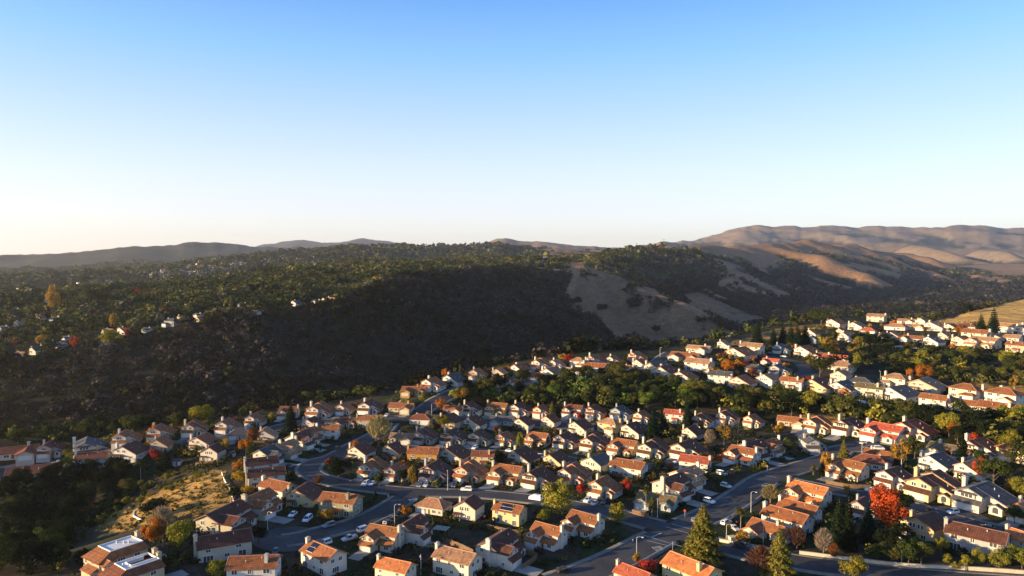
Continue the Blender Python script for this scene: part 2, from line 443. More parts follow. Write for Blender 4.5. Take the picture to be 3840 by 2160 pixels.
class MB:
    def __init__(s):
        s.v, s.f, s.uv = [], [], []
    def face(s, pts, uv=None):
        b = len(s.v); s.v.extend(pts); s.f.append(tuple(range(b, b + len(pts)))); s.uv.append(uv)
    def box(s, x0, x1, y0, y1, z0, z1):
        p = [(x0,y0,z0),(x1,y0,z0),(x1,y1,z0),(x0,y1,z0),(x0,y0,z1),(x1,y0,z1),(x1,y1,z1),(x0,y1,z1)]
        for q in ((0,3,2,1),(4,5,6,7),(0,1,5,4),(1,2,6,5),(2,3,7,6),(3,0,4,7)):
            s.face([p[i] for i in q])
    def prism(s, prof, axis, a0, a1, caps=None):
        def P(b, z, a):
            return (b, a, z) if axis == 'y' else (a, b, z)
        n = len(prof); acc = 0.0
        for i in range(n):
            (b0, z0), (b1, z1) = prof[i], prof[(i + 1) % n]
            L = math.hypot(b1 - b0, z1 - z0)
            s.face([P(b0, z0, a0), P(b1, z1, a0), P(b1, z1, a1), P(b0, z0, a1)], [(a0, acc), (a0, acc + L), (a1, acc + L), (a1, acc)])
            acc += L
        for a in (a0, a1):
            for c in (caps or [tuple(range(n))]):
                s.face([P(prof[i][0], prof[i][1], a) for i in c])
    def cyl(s, p0, p1, r0, r1, n=8, cap=True):
        p0, p1 = Vector(p0), Vector(p1); d = (p1 - p0)
        q = d.to_track_quat('Z', 'Y'); A, B = [], []
        for i in range(n):
            a = 2 * math.pi * i / n; e = q @ Vector((math.cos(a), math.sin(a), 0))
            A.append(tuple(p0 + e * r0)); B.append(tuple(p1 + e * r1))
        for i in range(n):
            j = (i + 1) % n; s.face([A[i], A[j], B[j], B[i]])
        if cap:
            s.face(A[::-1]); s.face(B)
    def tube(s, pts, rs, n=8):
        for a, b, r0, r1 in zip(pts[:-1], pts[1:], rs[:-1], rs[1:]):
            s.cyl(a, b, r0, r1, n)
    def mesh(s, name, mat, mirror=False, smooth=False):
        me = bpy.data.meshes.new(name)
        v = [(-x, y, z) for x, y, z in s.v] if mirror else s.v
        f = [t[::-1] for t in s.f] if mirror else s.f
        me.from_pydata(v, [], f)
        if any(u is not None for u in s.uv):
            L = me.uv_layers.new(name='UVMap'); k = 0
            for fc, u in zip(s.f, s.uv):
                n = len(fc)
                uu = u if u is not None else [(0, 0)] * n
                if mirror: uu = uu[::-1]
                for q in uu:
                    L.data[k].uv = q; k += 1
        if smooth:
            me.polygons.foreach_set('use_smooth', np.ones(len(f), bool))
        me.materials.append(mat)
        return me
# ------------------------------------------------------------------ house kit: one builder per house kind, copies share its meshes
PIT = 0.5
class House:
    def __init__(s):
        s.wall, s.roof, s.rtrim = MB(), MB(), MB()
        s.parts = []          # (name, MB, material, colour key, children)
        s.foot = None
        s.drive = None
    def gable(s, ax, a0, a1, b0, b1, zl, frac=0.5, oh=(0.5, 0.5), z0=-2.5, p=PIT, trim=(1, 1), ridge=True, wall=True, eo=0.5):
        ba = b0 + (b1 - b0) * frac
        za = zl + p * (ba - b0); zr = za - p * (b1 - ba)
        if wall:
            s.wall.prism([(b0, z0), (b1, z0), (b1, zr), (ba, za), (b0, zl)], ax, a0, a1)
        def chev(mb, A0, A1, lift, th):
            L, A, R = (b0 - eo, zl - eo * p + lift), (ba, za + lift), (b1 + eo, zr - eo * p + lift)
            prof = [L, A, R, (R[0], R[1] - th), (A[0], A[1] - th), (L[0], L[1] - th)]
            mb.prism(prof, ax, A0, A1, caps=[(0, 1, 4, 5), (1, 2, 3, 4)])
        chev(s.roof, a0 - oh[0], a1 + oh[1], 0.24, 0.2)
        if trim[0]: chev(s.rtrim, a0 - oh[0] - 0.06, a0 - oh[0] + 0.2, 0.30, 0.36)
        if trim[1]: chev(s.rtrim, a1 + oh[1] - 0.2, a1 + oh[1] + 0.06, 0.30, 0.36)
        if ridge:
            z = za + 0.24
            s.rtrim.prism([(ba - 0.2, z - 0.06), (ba + 0.2, z - 0.06), (ba + 0.1, z + 0.1), (ba - 0.1, z + 0.1)], ax, a0 - oh[0] + 0.22, a1 + oh[1] - 0.22)
        return za
    def hip(s, x0, x1, y0, y1, zl, z0=-2.5, p=PIT, oh=0.6, wall=True):
        if wall:
            s.wall.box(x0, x1, y0, y1, z0, zl)
        X0, X1, Y0, Y1 = x0 - oh, x1 + oh, y0 - oh, y1 + oh
        ze = zl + 0.02; d = min(X1 - X0, Y1 - Y0) / 2; zt = ze + 0.22 + p * d
        if X1 - X0 >= Y1 - Y0:
            r0, r1 = (X0 + d, (Y0 + Y1) / 2, zt), (X1 - d, (Y0 + Y1) / 2, zt)
        else:
            r0, r1 = ((X0 + X1) / 2, Y0 + d, zt), ((X0 + X1) / 2, Y1 - d, zt)
        c = [(X0, Y0, ze + .2), (X1, Y0, ze + .2), (X1, Y1, ze + .2), (X0, Y1, ze + .2)]
        b = [(q[0], q[1], ze) for q in c]
        for i in range(4):
            s.roof.face([b[i], b[(i + 1) % 4], c[(i + 1) % 4], c[i]])
        s.roof.face(b[::-1])
        if X1 - X0 >= Y1 - Y0:
            fs = [[c[0], c[1], r1, r0], [c[1], c[2], r1], [c[2], c[3], r0, r1], [c[3], c[0], r0]]
        else:
            fs = [[c[0], c[1], r0], [c[1], c[2], r1, r0], [c[2], c[3], r1], [c[3], c[0], r0, r1]]
        for i, f in enumerate(fs):
            k = 0 if i % 2 == 0 else 1
            s.roof.face(f, [(q[k], q[2] * 2.2) for q in f])
        for a, e in ((c[0], r0), (c[1], r1 if X1 - X0 >= Y1 - Y0 else r0), (c[2], r1), (c[3], r0 if X1 - X0 >= Y1 - Y0 else r1), (r0, r1)):
            s.rtrim.cyl((a[0], a[1], a[2] + .02), (e[0], e[1], e[2] + .02), 0.14, 0.14, 5)
    def slab(s, ax, a0, a1, b0, z0, b1, z1, th=0.18, trim=True):
        s.roof.prism([(b0, z0), (b1, z1), (b1, z1 - th), (b0, z0 - th)], ax, a0, a1)
        if trim:
            for a in (a0, a1):
                s.rtrim.prism([(b0, z0 + .05), (b1, z1 + .05), (b1, z1 - th - .05), (b0, z0 - th - .05)], ax, a - .09, a + .09)
    def vents(s, spots):
        for x, y, z in spots:
            mb = MB(); mb.cyl((x, y, z - .3), (x, y, z + .45), .11, .11, 7); mb.cyl((x, y, z + .45), (x, y, z + .55), .17, .17, 7)
            s.parts.append(('roof_vent', mb, 'metal', None, []))
    def _place(s, face, plane):
        if face == 'f': return lambda a, d, z: (a, plane - d, z)
        if face == 'b': return lambda a, d, z: (a, plane + d, z)
        if face == 'l': return lambda a, d, z: (plane - d, a, z)
        return lambda a, d, z: (plane + d, a, z)
    def _bx(s, mb, P, a0, a1, d0, d1, z0, z1):
        p = [P(a0, d0, z0), P(a1, d0, z0), P(a1, d1, z0), P(a0, d1, z0), P(a0, d0, z1), P(a1, d0, z1), P(a1, d1, z1), P(a0, d1, z1)]
        for q in ((0,3,2,1),(4,5,6,7),(0,1,5,4),(1,2,6,5),(2,3,7,6),(3,0,4,7)):
            mb.face([p[i] for i in q])
    def win(s, face, plane, a, z, w, h, n=2):
        P = s._place(face, plane); fr, pn = MB(), MB(); t = 0.13
        a0, a1, z0, z1 = a - w / 2, a + w / 2, z, z + h
        s._bx(fr, P, a0 - t, a1 + t, -.02, .09, z1, z1 + t); s._bx(fr, P, a0 - t, a1 + t, -.02, .12, z0 - t, z0)
        s._bx(fr, P, a0 - t, a0, -.02, .09, z0, z1); s._bx(fr, P, a1, a1 + t, -.02, .09, z0, z1)
        for k in range(1, n):
            c = a0 + w * k / n; s._bx(fr, P, c - .05, c + .05, -.02, .07, z0, z1)
        s._bx(pn, P, a0, a1, -.015, .03, z0, z1)
        s.parts.append(('window', fr, 'trim', None, [('pane', pn, 'glass', None)]))
    def arch(s, face, plane, a, z, w, h):
        P = s._place(face, plane); fr, pn = MB(), MB(); n = 10; r = w / 2
        def outline(g):
            q = [(a - r - g, z - g), (a + r + g, z - g)]
            for k in range(n + 1):
                an = math.pi * k / n; q.append((a + (r + g) * math.cos(an), z + h - r + (r + g) * math.sin(an)))
            return q
        for mb, g, d in ((fr, .16, .05), (pn, 0, .08)):
            q = outline(g)
            mb.face([P(x, d, y) for x, y in q])
            for i in range(len(q)):
                (x0, y0), (x1, y1) = q[i], q[(i + 1) % len(q)]
                mb.face([P(x0, d, y0), P(x1, d, y1), P(x1, -.02, y1), P(x0, -.02, y0)])
        s.parts.append(('window', fr, 'trim', None, [('pane', pn, 'glass', None)]))
    def garage(s, face, plane, a, w=4.9, h=2.15):
        P = s._place(face, plane); mb = MB()
        for k in range(4):
            z0 = k * h / 4 + .02
            s._bx(mb, P, a - w / 2, a + w / 2, -.02, .05, z0, z0 + h / 4 - .03)
        s._bx(mb, P, a - w / 2, a + w / 2, -.03, .03, 0, h)
        s.parts.append(('garage_door', mb, 'paint', 'garage', []))
        s.drive = (face, plane, a, w)
    def door(s, face, plane, a, w=1.0, h=2.1):
        P = s._place(face, plane); mb = MB(); kn = MB()
        s._bx(mb, P, a - w / 2, a + w / 2, -.02, .06, 0, h)
        s._bx(kn, P, a + w / 2 - .18, a + w / 2 - .08, .06, .13, .95, 1.05)
        s.parts.append(('front_door', mb, 'door', None, [('handle', kn, 'metal', None)]))
    def chim(s, x, y, top, w=0.95, d=1.5, z0=-2.5):
        mb, cap = MB(), MB()
        mb.box(x - w / 2, x + w / 2, y - d / 2, y + d / 2, z0, top)
        cap.box(x - w / 2 - .13, x + w / 2 + .13, y - d / 2 - .13, y + d / 2 + .13, top, top + .22)
        cap.box(x - w / 4, x + w / 4, y - d / 4, y + d / 4, top + .22, top + .5)
        s.parts.append(('chimney', mb, 'stucco', 'wall', [('chimney_cap', cap, 'stucco', 'cap')]))

def garage_front(h, x0, x1, y, yw):
    """garage projecting under a pent roof in front of an upper storey whose face is at yw"""
    h.wall.box(x0 + .02, x1 - .02, y, yw + .3, -2.5, 2.7)
    h.slab('x', x0 - .35, x1 + .35, y - .55, 2.62, yw + .02, 3.75)
    h.garage('f', y, (x0 + x1) / 2 - .1, min(4.9, x1 - x0 - 1.4))
def v_gf(k):
    h = House()
    h.gable('y', -5, -2, -6, 1, 5.2, 3.6 / 7.0, oh=(0.5, 0), trim=(1, 0), ridge=True, eo=0.5)
    if k == 2:
        h.gable('y', -2, 2.2, -6, 6, 5.2, 0.3, oh=(0, 0), trim=(1, 0)); h.gable('y', 2.2, 6.2, -6, 6, 5.85, 0.3, oh=(0.25, 0.5))
    else:
        h.gable('y', -2, 6.2, -6, 6, 5.2, 0.3, oh=(0, 0.5), trim=(1, 1))
    garage_front(h, -6, 1, -6.4, -5)
    if k == 1:
        h.wall.box(-4.6, -.6, -5.55, -4.9, 3.95, 5.5); h.slab('x', -4.8, -.4, -5.9, 5.45, -4.95, 5.85)
        h.win('f', -5.55, -2.6, 4.15, 3.0, 1.15, 3)
    elif k == 2:
        h.win('f', -5, -3.9, 4.0, 1.3, 1.2); h.win('f', -5, -1.0, 4.0, 1.6, 1.3)
    else:
        h.win('f', -5, -2.5, 4.0, 2.4, 1.3, 3)
    h.gable('y', -3.7, -2.01, 2.2, 5.5, 2.35, 0.5, oh=(0.35, 0), trim=(1, 0))
    h.arch('f', -3.7, 3.85, .45, 1.5, 2.1)
    h.door('f', -2, 1.6)
    h.win('r', 1.0, -3.5, 3.9, 1.0, 1.1); h.win('r', 6, 1.0, .9, 1.5, 1.1); h.win('r', 6, 4.2, .9, 1.2, 1.1)
    h.win('b', 6.2, -3.6, 3.8, 1.6, 1.2); h.win('b', 6.2, -2.5, .2, 2.2, 2.0); h.win('b', 6.2, 2.6, .9, 1.6, 1.2)
    h.win('l', -6, 3.9, 3.8, 1.0, 1.1)
    h.chim(-6.5 if k else -4.6, 1.6, 8.3)
    h.vents([(.6, 3.0, 5.9), (2.8, .6, 4.75)])
    h.foot = (-6.5, 6.5, -6.9, 6.7)
    return h
def v_gb(k):
    h = House()
    fr = (0.3, 0.36, 0.5)[k % 3]; zl = (5.0, 4.8, 4.9)[k % 3]
    h.gable('y', -5.5, 5.5, -5.8, 6.2, zl, fr)
    if k == 0:
        h.win('f', -5.5, -2.4, 3.7, 2.2, 1.25, 3); h.win('f', -5.5, -3.4, .2, 2.2, 2.0); h.win('f', -5.5, 2.2, .9, 1.5, 1.2)
    elif k == 1:
        h.win('f', -5.5, -3.4, 3.7, 1.3, 1.2); h.win('f', -5.5, -.4, 3.7, 1.6, 1.2, 3); h.win('f', -5.5, -2.2, .2, 2.4, 2.0, 3); h.win('f', -5.5, 3.4, .9, 1.2, 1.1)
    else:
        for a in (-2.0, -.8, .9, 2.1): h.win('f', -5.5, a, 3.9, .75, 1.5, 1)
        h.win('f', -5.5, -3.6, .2, 2.4, 2.0); h.win('f', -5.5, 2.6, .5, 1.6, 1.5)
    h.win('r', 6.2, -2, .9, 1.4, 1.0); h.win('r', 6.2, 2, .9, 1.4, 1.0); h.win('l', -5.8, 2.5, 3.6, 1.2, 1.1); h.win('l', -5.8, -2, 3.6, 1.0, 1.1)
    h.slab('x', -5.2, -1.4, -7.6, 2.5, -5.5, 2.85)
    h.wall.box(-5.1, -4.9, -7.5, -7.3, -2.5, 2.45); h.wall.box(-1.7, -1.5, -7.5, -7.3, -2.5, 2.45)
    h.chim(-6.25 if k == 1 else -4.9, -2.4 if k == 1 else .4, 7.6)
    h.garage('b', 5.5, -2.5)
    h.vents([(3.2, 1.5, 4.6), (2.0, -2.4, 5.2)])
    h.foot = (-6.3, 6.7, -6.0, 6.0)
    return h
def v_sf(k):
    h = House()
    h.gable('x', -7, 7, -1, 7, 5.2)
    h.gable('y', -5.4, 1.3, -6.7, -.6, 4.75, oh=(0.5, 0), trim=(1, 0))
    garage_front(h, -6.7, -.6, -6.8, -5.4)
    h.win('f', -5.4, -4.9, 3.95, 1.2, 1.2); h.win('f', -5.4, -2.3, 3.95, 1.2, 1.2)
    h.wall.box(-.58, 6.6, -3.4, -.98, -2.5, 2.55); h.slab('x', -.5, 7.0, -4.0, 2.5, -1.0, 3.9)
    h.win('f', -3.4, 4.2, .9, 2.0, 1.3); h.door('f', -3.4, .8)
    if k == 0:
        h.gable('y', -4.4, -3.41, 2.6, 5.9, 2.3, oh=(0.3, 0), trim=(1, 0)); h.arch('f', -4.4, 4.25, .5, 1.4, 1.8)
    h.win('f', -1, 3.4, 4.0, 1.6, 1.0); h.win('l', -7, 4.6, 3.8, 1.2, 1.2); h.win('l', -7, 4.2, .6, 1.8, 1.3); h.win('l', -6.7, -3.4, .9, 1.0, 1.0)
    h.win('r', 7, 1.2, 3.8, 1.2, 1.2); h.win('r', 7, 4.6, 3.8, 1.4, 1.2); h.win('r', 7, 3.0, .6, 1.8, 1.4)
    for a in (-4.5, -.5, 4.0): h.win('b', 7, a, 3.8, 1.5, 1.2)
    h.win('b', 7, -3, .2, 2.4, 2.0); h.win('b', 7, 3.2, .8, 1.6, 1.3)
    h.chim(-7.46 if k != 1 else 7.46, 1.7, 8.7)
    h.vents([(3.6, 1.0, 6.5), (5.0, 4.6, 6.6)])
    h.foot = (-7.6, 7.6, -7.3, 7.5)
    return h
def v_sd(k):
    h = House()
    zl = (5.2, 5.3, 4.6)[k]
    h.gable('x', -7.2, 7.2, -4.3, 4.3, zl)
    if k != 2:
        for a, w in ((-4.9, 1.6), (-.4, 1.0), (4.6, 1.8)): h.win('f', -4.3, a, 3.7, w, 1.2)
    else:
        for a, w in ((-4.6, 1.2), (3.6, 1.4)): h.win('f', -4.3, a, 3.2, w, .9)
    h.win('f', -4.3, -4.6, .15, 2.6, 2.0, 3); h.win('f', -4.3, .4, .9, 1.3, 1.1); h.win('f', -4.3, 4.6, .15, 2.0, 2.0)
    if k == 1:
        h.wall.box(-1.2, 2.4, -5.6, -4.29, -2.5, 2.35); h.slab('x', -1.5, 2.7, -6.0, 2.3, -4.32, 3.2); h.win('f', -5.6, .6, .8, 2.4, 1.2, 3)
    h.win('r', 7.2, -1.6, 3.7, 1.4, 1.3); h.win('r', 7.2, 1.6, 3.7, 1.4, 1.3); h.win('r', 7.2, -.4, .4, 2.6, 1.7, 3)
    h.win('l', -7.2, 1.9, 3.7, 1.2, 1.2); h.win('l', -7.2, -2.2, 3.7, 1.0, 1.2); h.win('b', 4.3, -3, 3.7, 1.5, 1.2); h.win('b', 4.3, 3, 3.7, 1.5, 1.2)
    h.garage('b', 4.3, -3.2); h.door('b', 4.3, 2.0)
    if k == 1: h.chim(4.2, -2.2, zl + 3.2)
    else: h.chim(-7.66, -1.0, zl + 3.2)
    h.vents([(-2.0, -2.2, zl + 1.3), (2.6, -1.2, zl + 1.8)])
    h.foot = (-7.8, 7.8, -4.9, 4.9)
    return h
def v_lo(k):
    h = House()
    h.gable('x', -8, 8, -1, 7, 2.75)
    h.gable('y', -6, 2.4, -7.4, -1, 2.75, oh=(0.5, 0), trim=(1, 0))
    h.garage('f', -6, -4.2, 4.8)
    h.door('f', -1, .6); h.win('f', -1, 2.8, .8, 1.8, 1.3); h.win('f', -1, 6.0, .8, 1.4, 1.2)
    if k: 
        h.gable('y', -2.6, 1.4, 3.2, 7.4, 2.74, oh=(0.4, 0), trim=(1, 0)); h.arch('f', -2.6, 5.3, .5, 1.5, 1.9)
    h.win('r', 8, 1.5, .8, 1.4, 1.2); h.win('r', 8, 4.6, .8, 1.4, 1.2); h.win('l', -8, 3, .8, 1.6, 1.2); h.win('l', -7.4, -3.4, .9, 1.2, 1.0)
    for a in (-5, 0, 5): h.win('b', 7, a, .6, 1.8, 1.5)
    h.chim(2.4 if k else -4.5, 3.2, 6.2)
    h.foot = (-8.5, 8.5, -6.5, 7.5)
    return h
def v_hp(k):
    h = House()
    h.hip(-6.3, 6.3, -4, 5, 5.2)
    if k == 0:
        h.hip(-6.3, -.4, -7.2, -3.9, 2.7); h.garage('f', -7.2, -3.4, 4.6); h.win('f', -4, -3.4, 4.1, 1.6, 1.0)
    else:
        h.gable('y', -6.8, -3.99, -6.0, -.2, 2.75, oh=(0.5, 0), trim=(1, 0)); h.garage('f', -6.8, -3.1, 4.4); h.win('f', -4, 0.6, 3.9, 1.2, 1.2)
    h.door('f', -4, .9); h.win('f', -4, 3.9, .7, 2.2, 1.5, 3); h.win('f', -4, 3.9, 3.8, 1.8, 1.2)
    h.win('r', 6.3, -1.5, 3.8, 1.3, 1.2); h.win('r', 6.3, 2.5, 3.8, 1.3, 1.2); h.win('r', 6.3, .5, .7, 2.0, 1.4)
    h.win('l', -6.3, 0, 3.8, 1.3, 1.2); h.win('l', -6.3, 3, .8, 1.4, 1.2); h.win('b', 5, -3, 3.8, 1.6, 1.2); h.win('b', 5, 3, 3.8, 1.6, 1.2); h.win('b', 5, 0, .2, 2.6, 2.0, 3)
    h.chim(-6.76 if k == 0 else 2.0, 1.6, 8.3)
    h.foot = (-7, 7, -7.4, 5.7)
    return h
def v_hl(k):
    h = House()
    h.hip(-8, 8, -5, 5, 2.8)
    h.garage('f', -5, -4.6, 4.8); h.door('f', -5, 0.2); h.win('f', -5, 3.0, .8, 2.2, 1.3, 3); h.win('f', -5, 6.2, .8, 1.2, 1.2)
    h.win('r', 8, -2, .8, 1.4, 1.2); h.win('r', 8, 2, .8, 1.4, 1.2); h.win('l', -8, 0, .8, 1.6, 1.2); h.win('b', 5, -4, .8, 1.8, 1.3); h.win('b', 5, 3, .2, 2.6, 2.0, 3)
    h.chim(3.5, 1.5, 5.9)
    h.foot = (-8.6, 8.6, -5.6, 5.6)
    return h
def v_ft(k):
    """two-storey house whose tiled skirts rise to a white flat roof"""
    h = House()
    h.wall.box(-8, 8, -5.2, 5.2, -2.5, 5.0)
    E = [(-8.6, -5.8), (8.6, -5.8), (8.6, 5.8), (-8.6, 5.8)]
    T = [(-3.6, -3.6), (7.4, -3.6), (7.4, 4.6), (-3.6, 4.6)]
    for i in range(4):
        j = (i + 1) % 4
        f = [(*E[i], 4.95), (*E[j], 4.95), (*T[j], 7.0), (*T[i], 7.0)]
        k_ = i % 2
        h.roof.face(f, [(q[k_], q[2] * 2) for q in f])
    h.roof.face([(*e, 4.95) for e in E[::-1]])
    fl = MB(); fl.box(T[0][0] + .2, T[1][0] - .2, T[0][1] + .2, T[2][1] - .2, 6.2, 6.95)
    if k == 1:
        fl = MB(); fl.box(-3.4, -1.0, -3.4, 4.4, 6.2, 6.95); fl.box(-1.0, 7.2, -3.4, -1.4, 6.2, 6.95); fl.box(-1.0, 5.0, 2.6, 4.4, 6.2, 6.95)
        h.roof.box(-1.0, 7.2, -1.4, 2.6, 6.0, 6.2)
    par = MB()
    for x0, x1, y0, y1 in ((T[0][0], T[1][0], T[0][1], T[0][1] + .22), (T[0][0], T[1][0], T[2][1] - .22, T[2][1]), (T[0][0], T[0][0] + .22, T[0][1] + .22, T[2][1] - .22), (T[1][0] - .22, T[1][0], T[0][1] + .22, T[2][1] - .22)):
        par.box(x0, x1, y0, y1, 6.6, 7.3)
    if k == 1:
        par.box(-1.0, -.8, -1.4, 2.6, 6.6, 7.3); par.box(-.8, 7.1, -1.6, -1.4, 6.6, 7.3); par.box(-.8, 5, 2.6, 2.8, 6.6, 7.3)
    vent = MB()
    for x, y in ((3.0, .4), (3.9, -.9), (1.6, 2.4)) if k == 0 else ((-2.3, 1.0),):
        vent.cyl((x, y, 6.9), (x, y, 7.5), .35, .3, 10); vent.cyl((x, y, 7.5), (x, y, 7.75), .42, .2, 10)
    h.parts.append(('flat_roof', fl, 'flat_roof', None, [('parapet', par, 'trim', None), ('roof_vent', vent, 'metal', None)]))
    h.slab('y', -4.6, 2.0, -10.6, 2.5, -8.0, 3.7)
    h.wall.box(-10.3, -7.9, -4.4, 1.8, -2.5, 2.5)
    h.gable('y', -7.4, -5.19, -7.4, -3.6, 4.5, oh=(.4, 0), trim=(1, 0))
    h.win('f', -7.4, -5.5, 3.2, 1.4, 1.2); h.win('f', -5.2, -.8, 3.4, 2.4, 1.2, 3); h.win('f', -5.2, 4.4, 3.4, 1.8, 1.2); h.win('f', -5.2, -.4, .2, 2.6, 2.0, 3); h.win('f', -5.2, 4.4, .8, 2.0, 1.4)
    h.win('l', -8, 3.4, 3.4, 1.4, 1.2); h.win('l', -8, -1.0, 3.9, 1.4, .9); h.win('r', 8, 0, 3.4, 2.0, 1.3); h.win('b', 5.2, -2, 3.4, 1.8, 1.3)
    h.chim(8.5, 2.2, 8.6, 1.3, 1.5)
    if k == 1: h.chim(8.5, -.6, 8.0, 1.3, 1.3)
    h.garage('r', 8, -2.8, 4.2); h.door('r', 8, .9)
    h.foot = (-9, 9, -6, 6)
    return h
def v_sh(k):
    h = House()
    h.gable('x', -2.2, 2.2, -1.6, 1.6, 2.2, oh=(.3, .3), eo=.3, z0=-1)
    h.door('f', -1.6, 0, 1.2, 1.9); h.win('f', -1.6, -1.4, 1.0, .7, .7, 1)
    h.foot = (-2.5, 2.5, -2, 2)
    return h
KIT = {'gf': v_gf, 'gb': v_gb, 'sf': v_sf, 'sd': v_sd, 'lo': v_lo, 'hp': v_hp, 'hl': v_hl, 'ft': v_ft, 'sh': v_sh}
WALLC = {'white': (.75, .71, .63), 'cream': (.72, .64, .50), 'yellow': (.70, .56, .30), 'beige': (.54, .47, .37), 'pink': (.68, .55, .47),
         'blue': (.36, .43, .48), 'grey': (.46, .46, .45), 'ochre': (.56, .33, .09), 'tan': (.58, .46, .32)}
ROOFC = {'terracotta': (.235, .088, .034), 'brown': (.10, .040, .024), 'tan': (.29, .16, .085), 'grey': (.07, .068, .07), 'olive': (.12, .09, .045),
         'red': (.34, .08, .04), 'orange': (.40, .14, .045), 'russet': (.15, .054, .029)}  # brown and russet: terracotta tile with the slopes' shade put into the colour
_kit = {}
def kit(kind, k, mir):
    key = (kind, k, mir)
    if key not in _kit:
        h = KIT[kind](k)
        L = [('wall', h.wall.mesh('wall', M['stucco'], mir), 'wall', []), ('roof', h.roof.mesh('roof', M['roof'], mir), 'roof', [('roof_trim', h.rtrim.mesh('roof_trim', M['roof_trim'], mir), 'trimc')])]
        for nm, mb, mt, ck, ch in h.parts:
            L.append((nm, mb.mesh(nm, M[mt], mir), ck, [(a, b.mesh(a, M[c], mir), d) for a, b, c, d in ch]))
        f = h.foot; dr = h.drive
        if mir:
            f = (-f[1], -f[0], f[2], f[3])
            if dr:
                fc = {'l': 'r', 'r': 'l'}.get(dr[0], dr[0])
                dr = (fc, dr[1] if fc in 'fb' else -dr[1], dr[2] if fc in 'lr' else -dr[2], dr[3])
        _kit[key] = (L, f, dr)
    return _kit[key]
HOUSES = []   # (x, y, z, yaw, scale, foot, drive, label)
def jit(c, a=0.06):
    k = 1 + random.uniform(-a, a)
    return tuple(max(0.0, min(1.0, x * k * (1 + random.uniform(-a, a) * .4))) for x in c)
def add_house(c, x0, x1, yb, kind, wall, roof, yawv, label, group, mir=False, k=None, mindist=0):
    if k is None: k = random.randrange({'gf': 3, 'gb': 3, 'sf': 2, 'sd': 3, 'lo': 2, 'hp': 2, 'hl': 1, 'ft': 1, 'sh': 1}[kind])
    L, ft, dr = kit(kind, k, mir)
    u, v = UV(c, (x0 + x1) / 2, yb)
    x, y = hit(u, v, mindist)
    az = math.atan2(x, y)
    def ext(psi_v):
        xs, ys = [], []
        for a in (ft[0], ft[1]):
            for b in (ft[2], ft[3]):
                # angle of the front turned left by yawv against the line of sight
                xs.append(a * math.cos(psi_v) + b * math.sin(psi_v))
                ys.append(-a * math.sin(psi_v) + b * math.cos(psi_v))
        return min(xs), max(xs), min(ys), max(ys)
    pv = math.radians(yawv)
    ex = ext(pv)
    D = math.hypot(x, y)
    wpx = abs(x1 - x0) / (3.0 if c != 'V' else 1.0)
    sc = wpx * D / F / (ex[1] - ex[0])
    if abs(yawv) > 40 and kind == 'sf': sc *= 1.08
    if kind not in ('sh', 'ft') and 'from left' in label or 'leftmost' in label: sc *= 1.13
    lo, hi = (.72, 1.36) if kind != 'sh' else (.6, 1.4)
    sc = max(lo, min(hi, sc))
    # front-left/right nearest corner touches the picked point: move the base back along the line of sight
    back = -ex[2] * sc * 0.92
    lat = -(ex[0] + ex[1]) / 2 * sc
    x += math.sin(az) * back + math.cos(az) * lat
    y += math.cos(az) * back - math.sin(az) * lat
    psi = az + pv                      # heading of the front normal, (-sin, -cos)
    rz = -psi                          # local -Y turned by rz about Z gives (-sin psi, -cos psi)
    z = float(ground(x, y))
    root = empty('house' if kind != 'sh' else 'garden_shed', (x, y, z), rz, sc)
    root.scale = (sc, sc, .45 * sc + .52)
    tag(root, label, 'house' if kind != 'sh' else 'shed', group)
    cw, cr = tuple(a * .72 for a in jit(WALLC[wall], .06)), jit(ROOFC[roof], .12)
    lite = tuple(min(1, a * 1.35 + .05) for a in cr)
    cols = {'wall': cw, 'roof': cr, 'trimc': lite, 'cap': tuple(a * .8 for a in cw), 'garage': jit(tuple(min(.8, a * .55 + .34) for a in cw), .04), None: (1, 1, 1)}
    for nm, me, ck, ch in L:
        p = link(nm, me, root, cols[ck])
        for cn, cm, cc in ch:
            link(cn, cm, p, cols[cc])
    HOUSES.append((x, y, z, rz, sc, ft, dr, label, root))
    return root
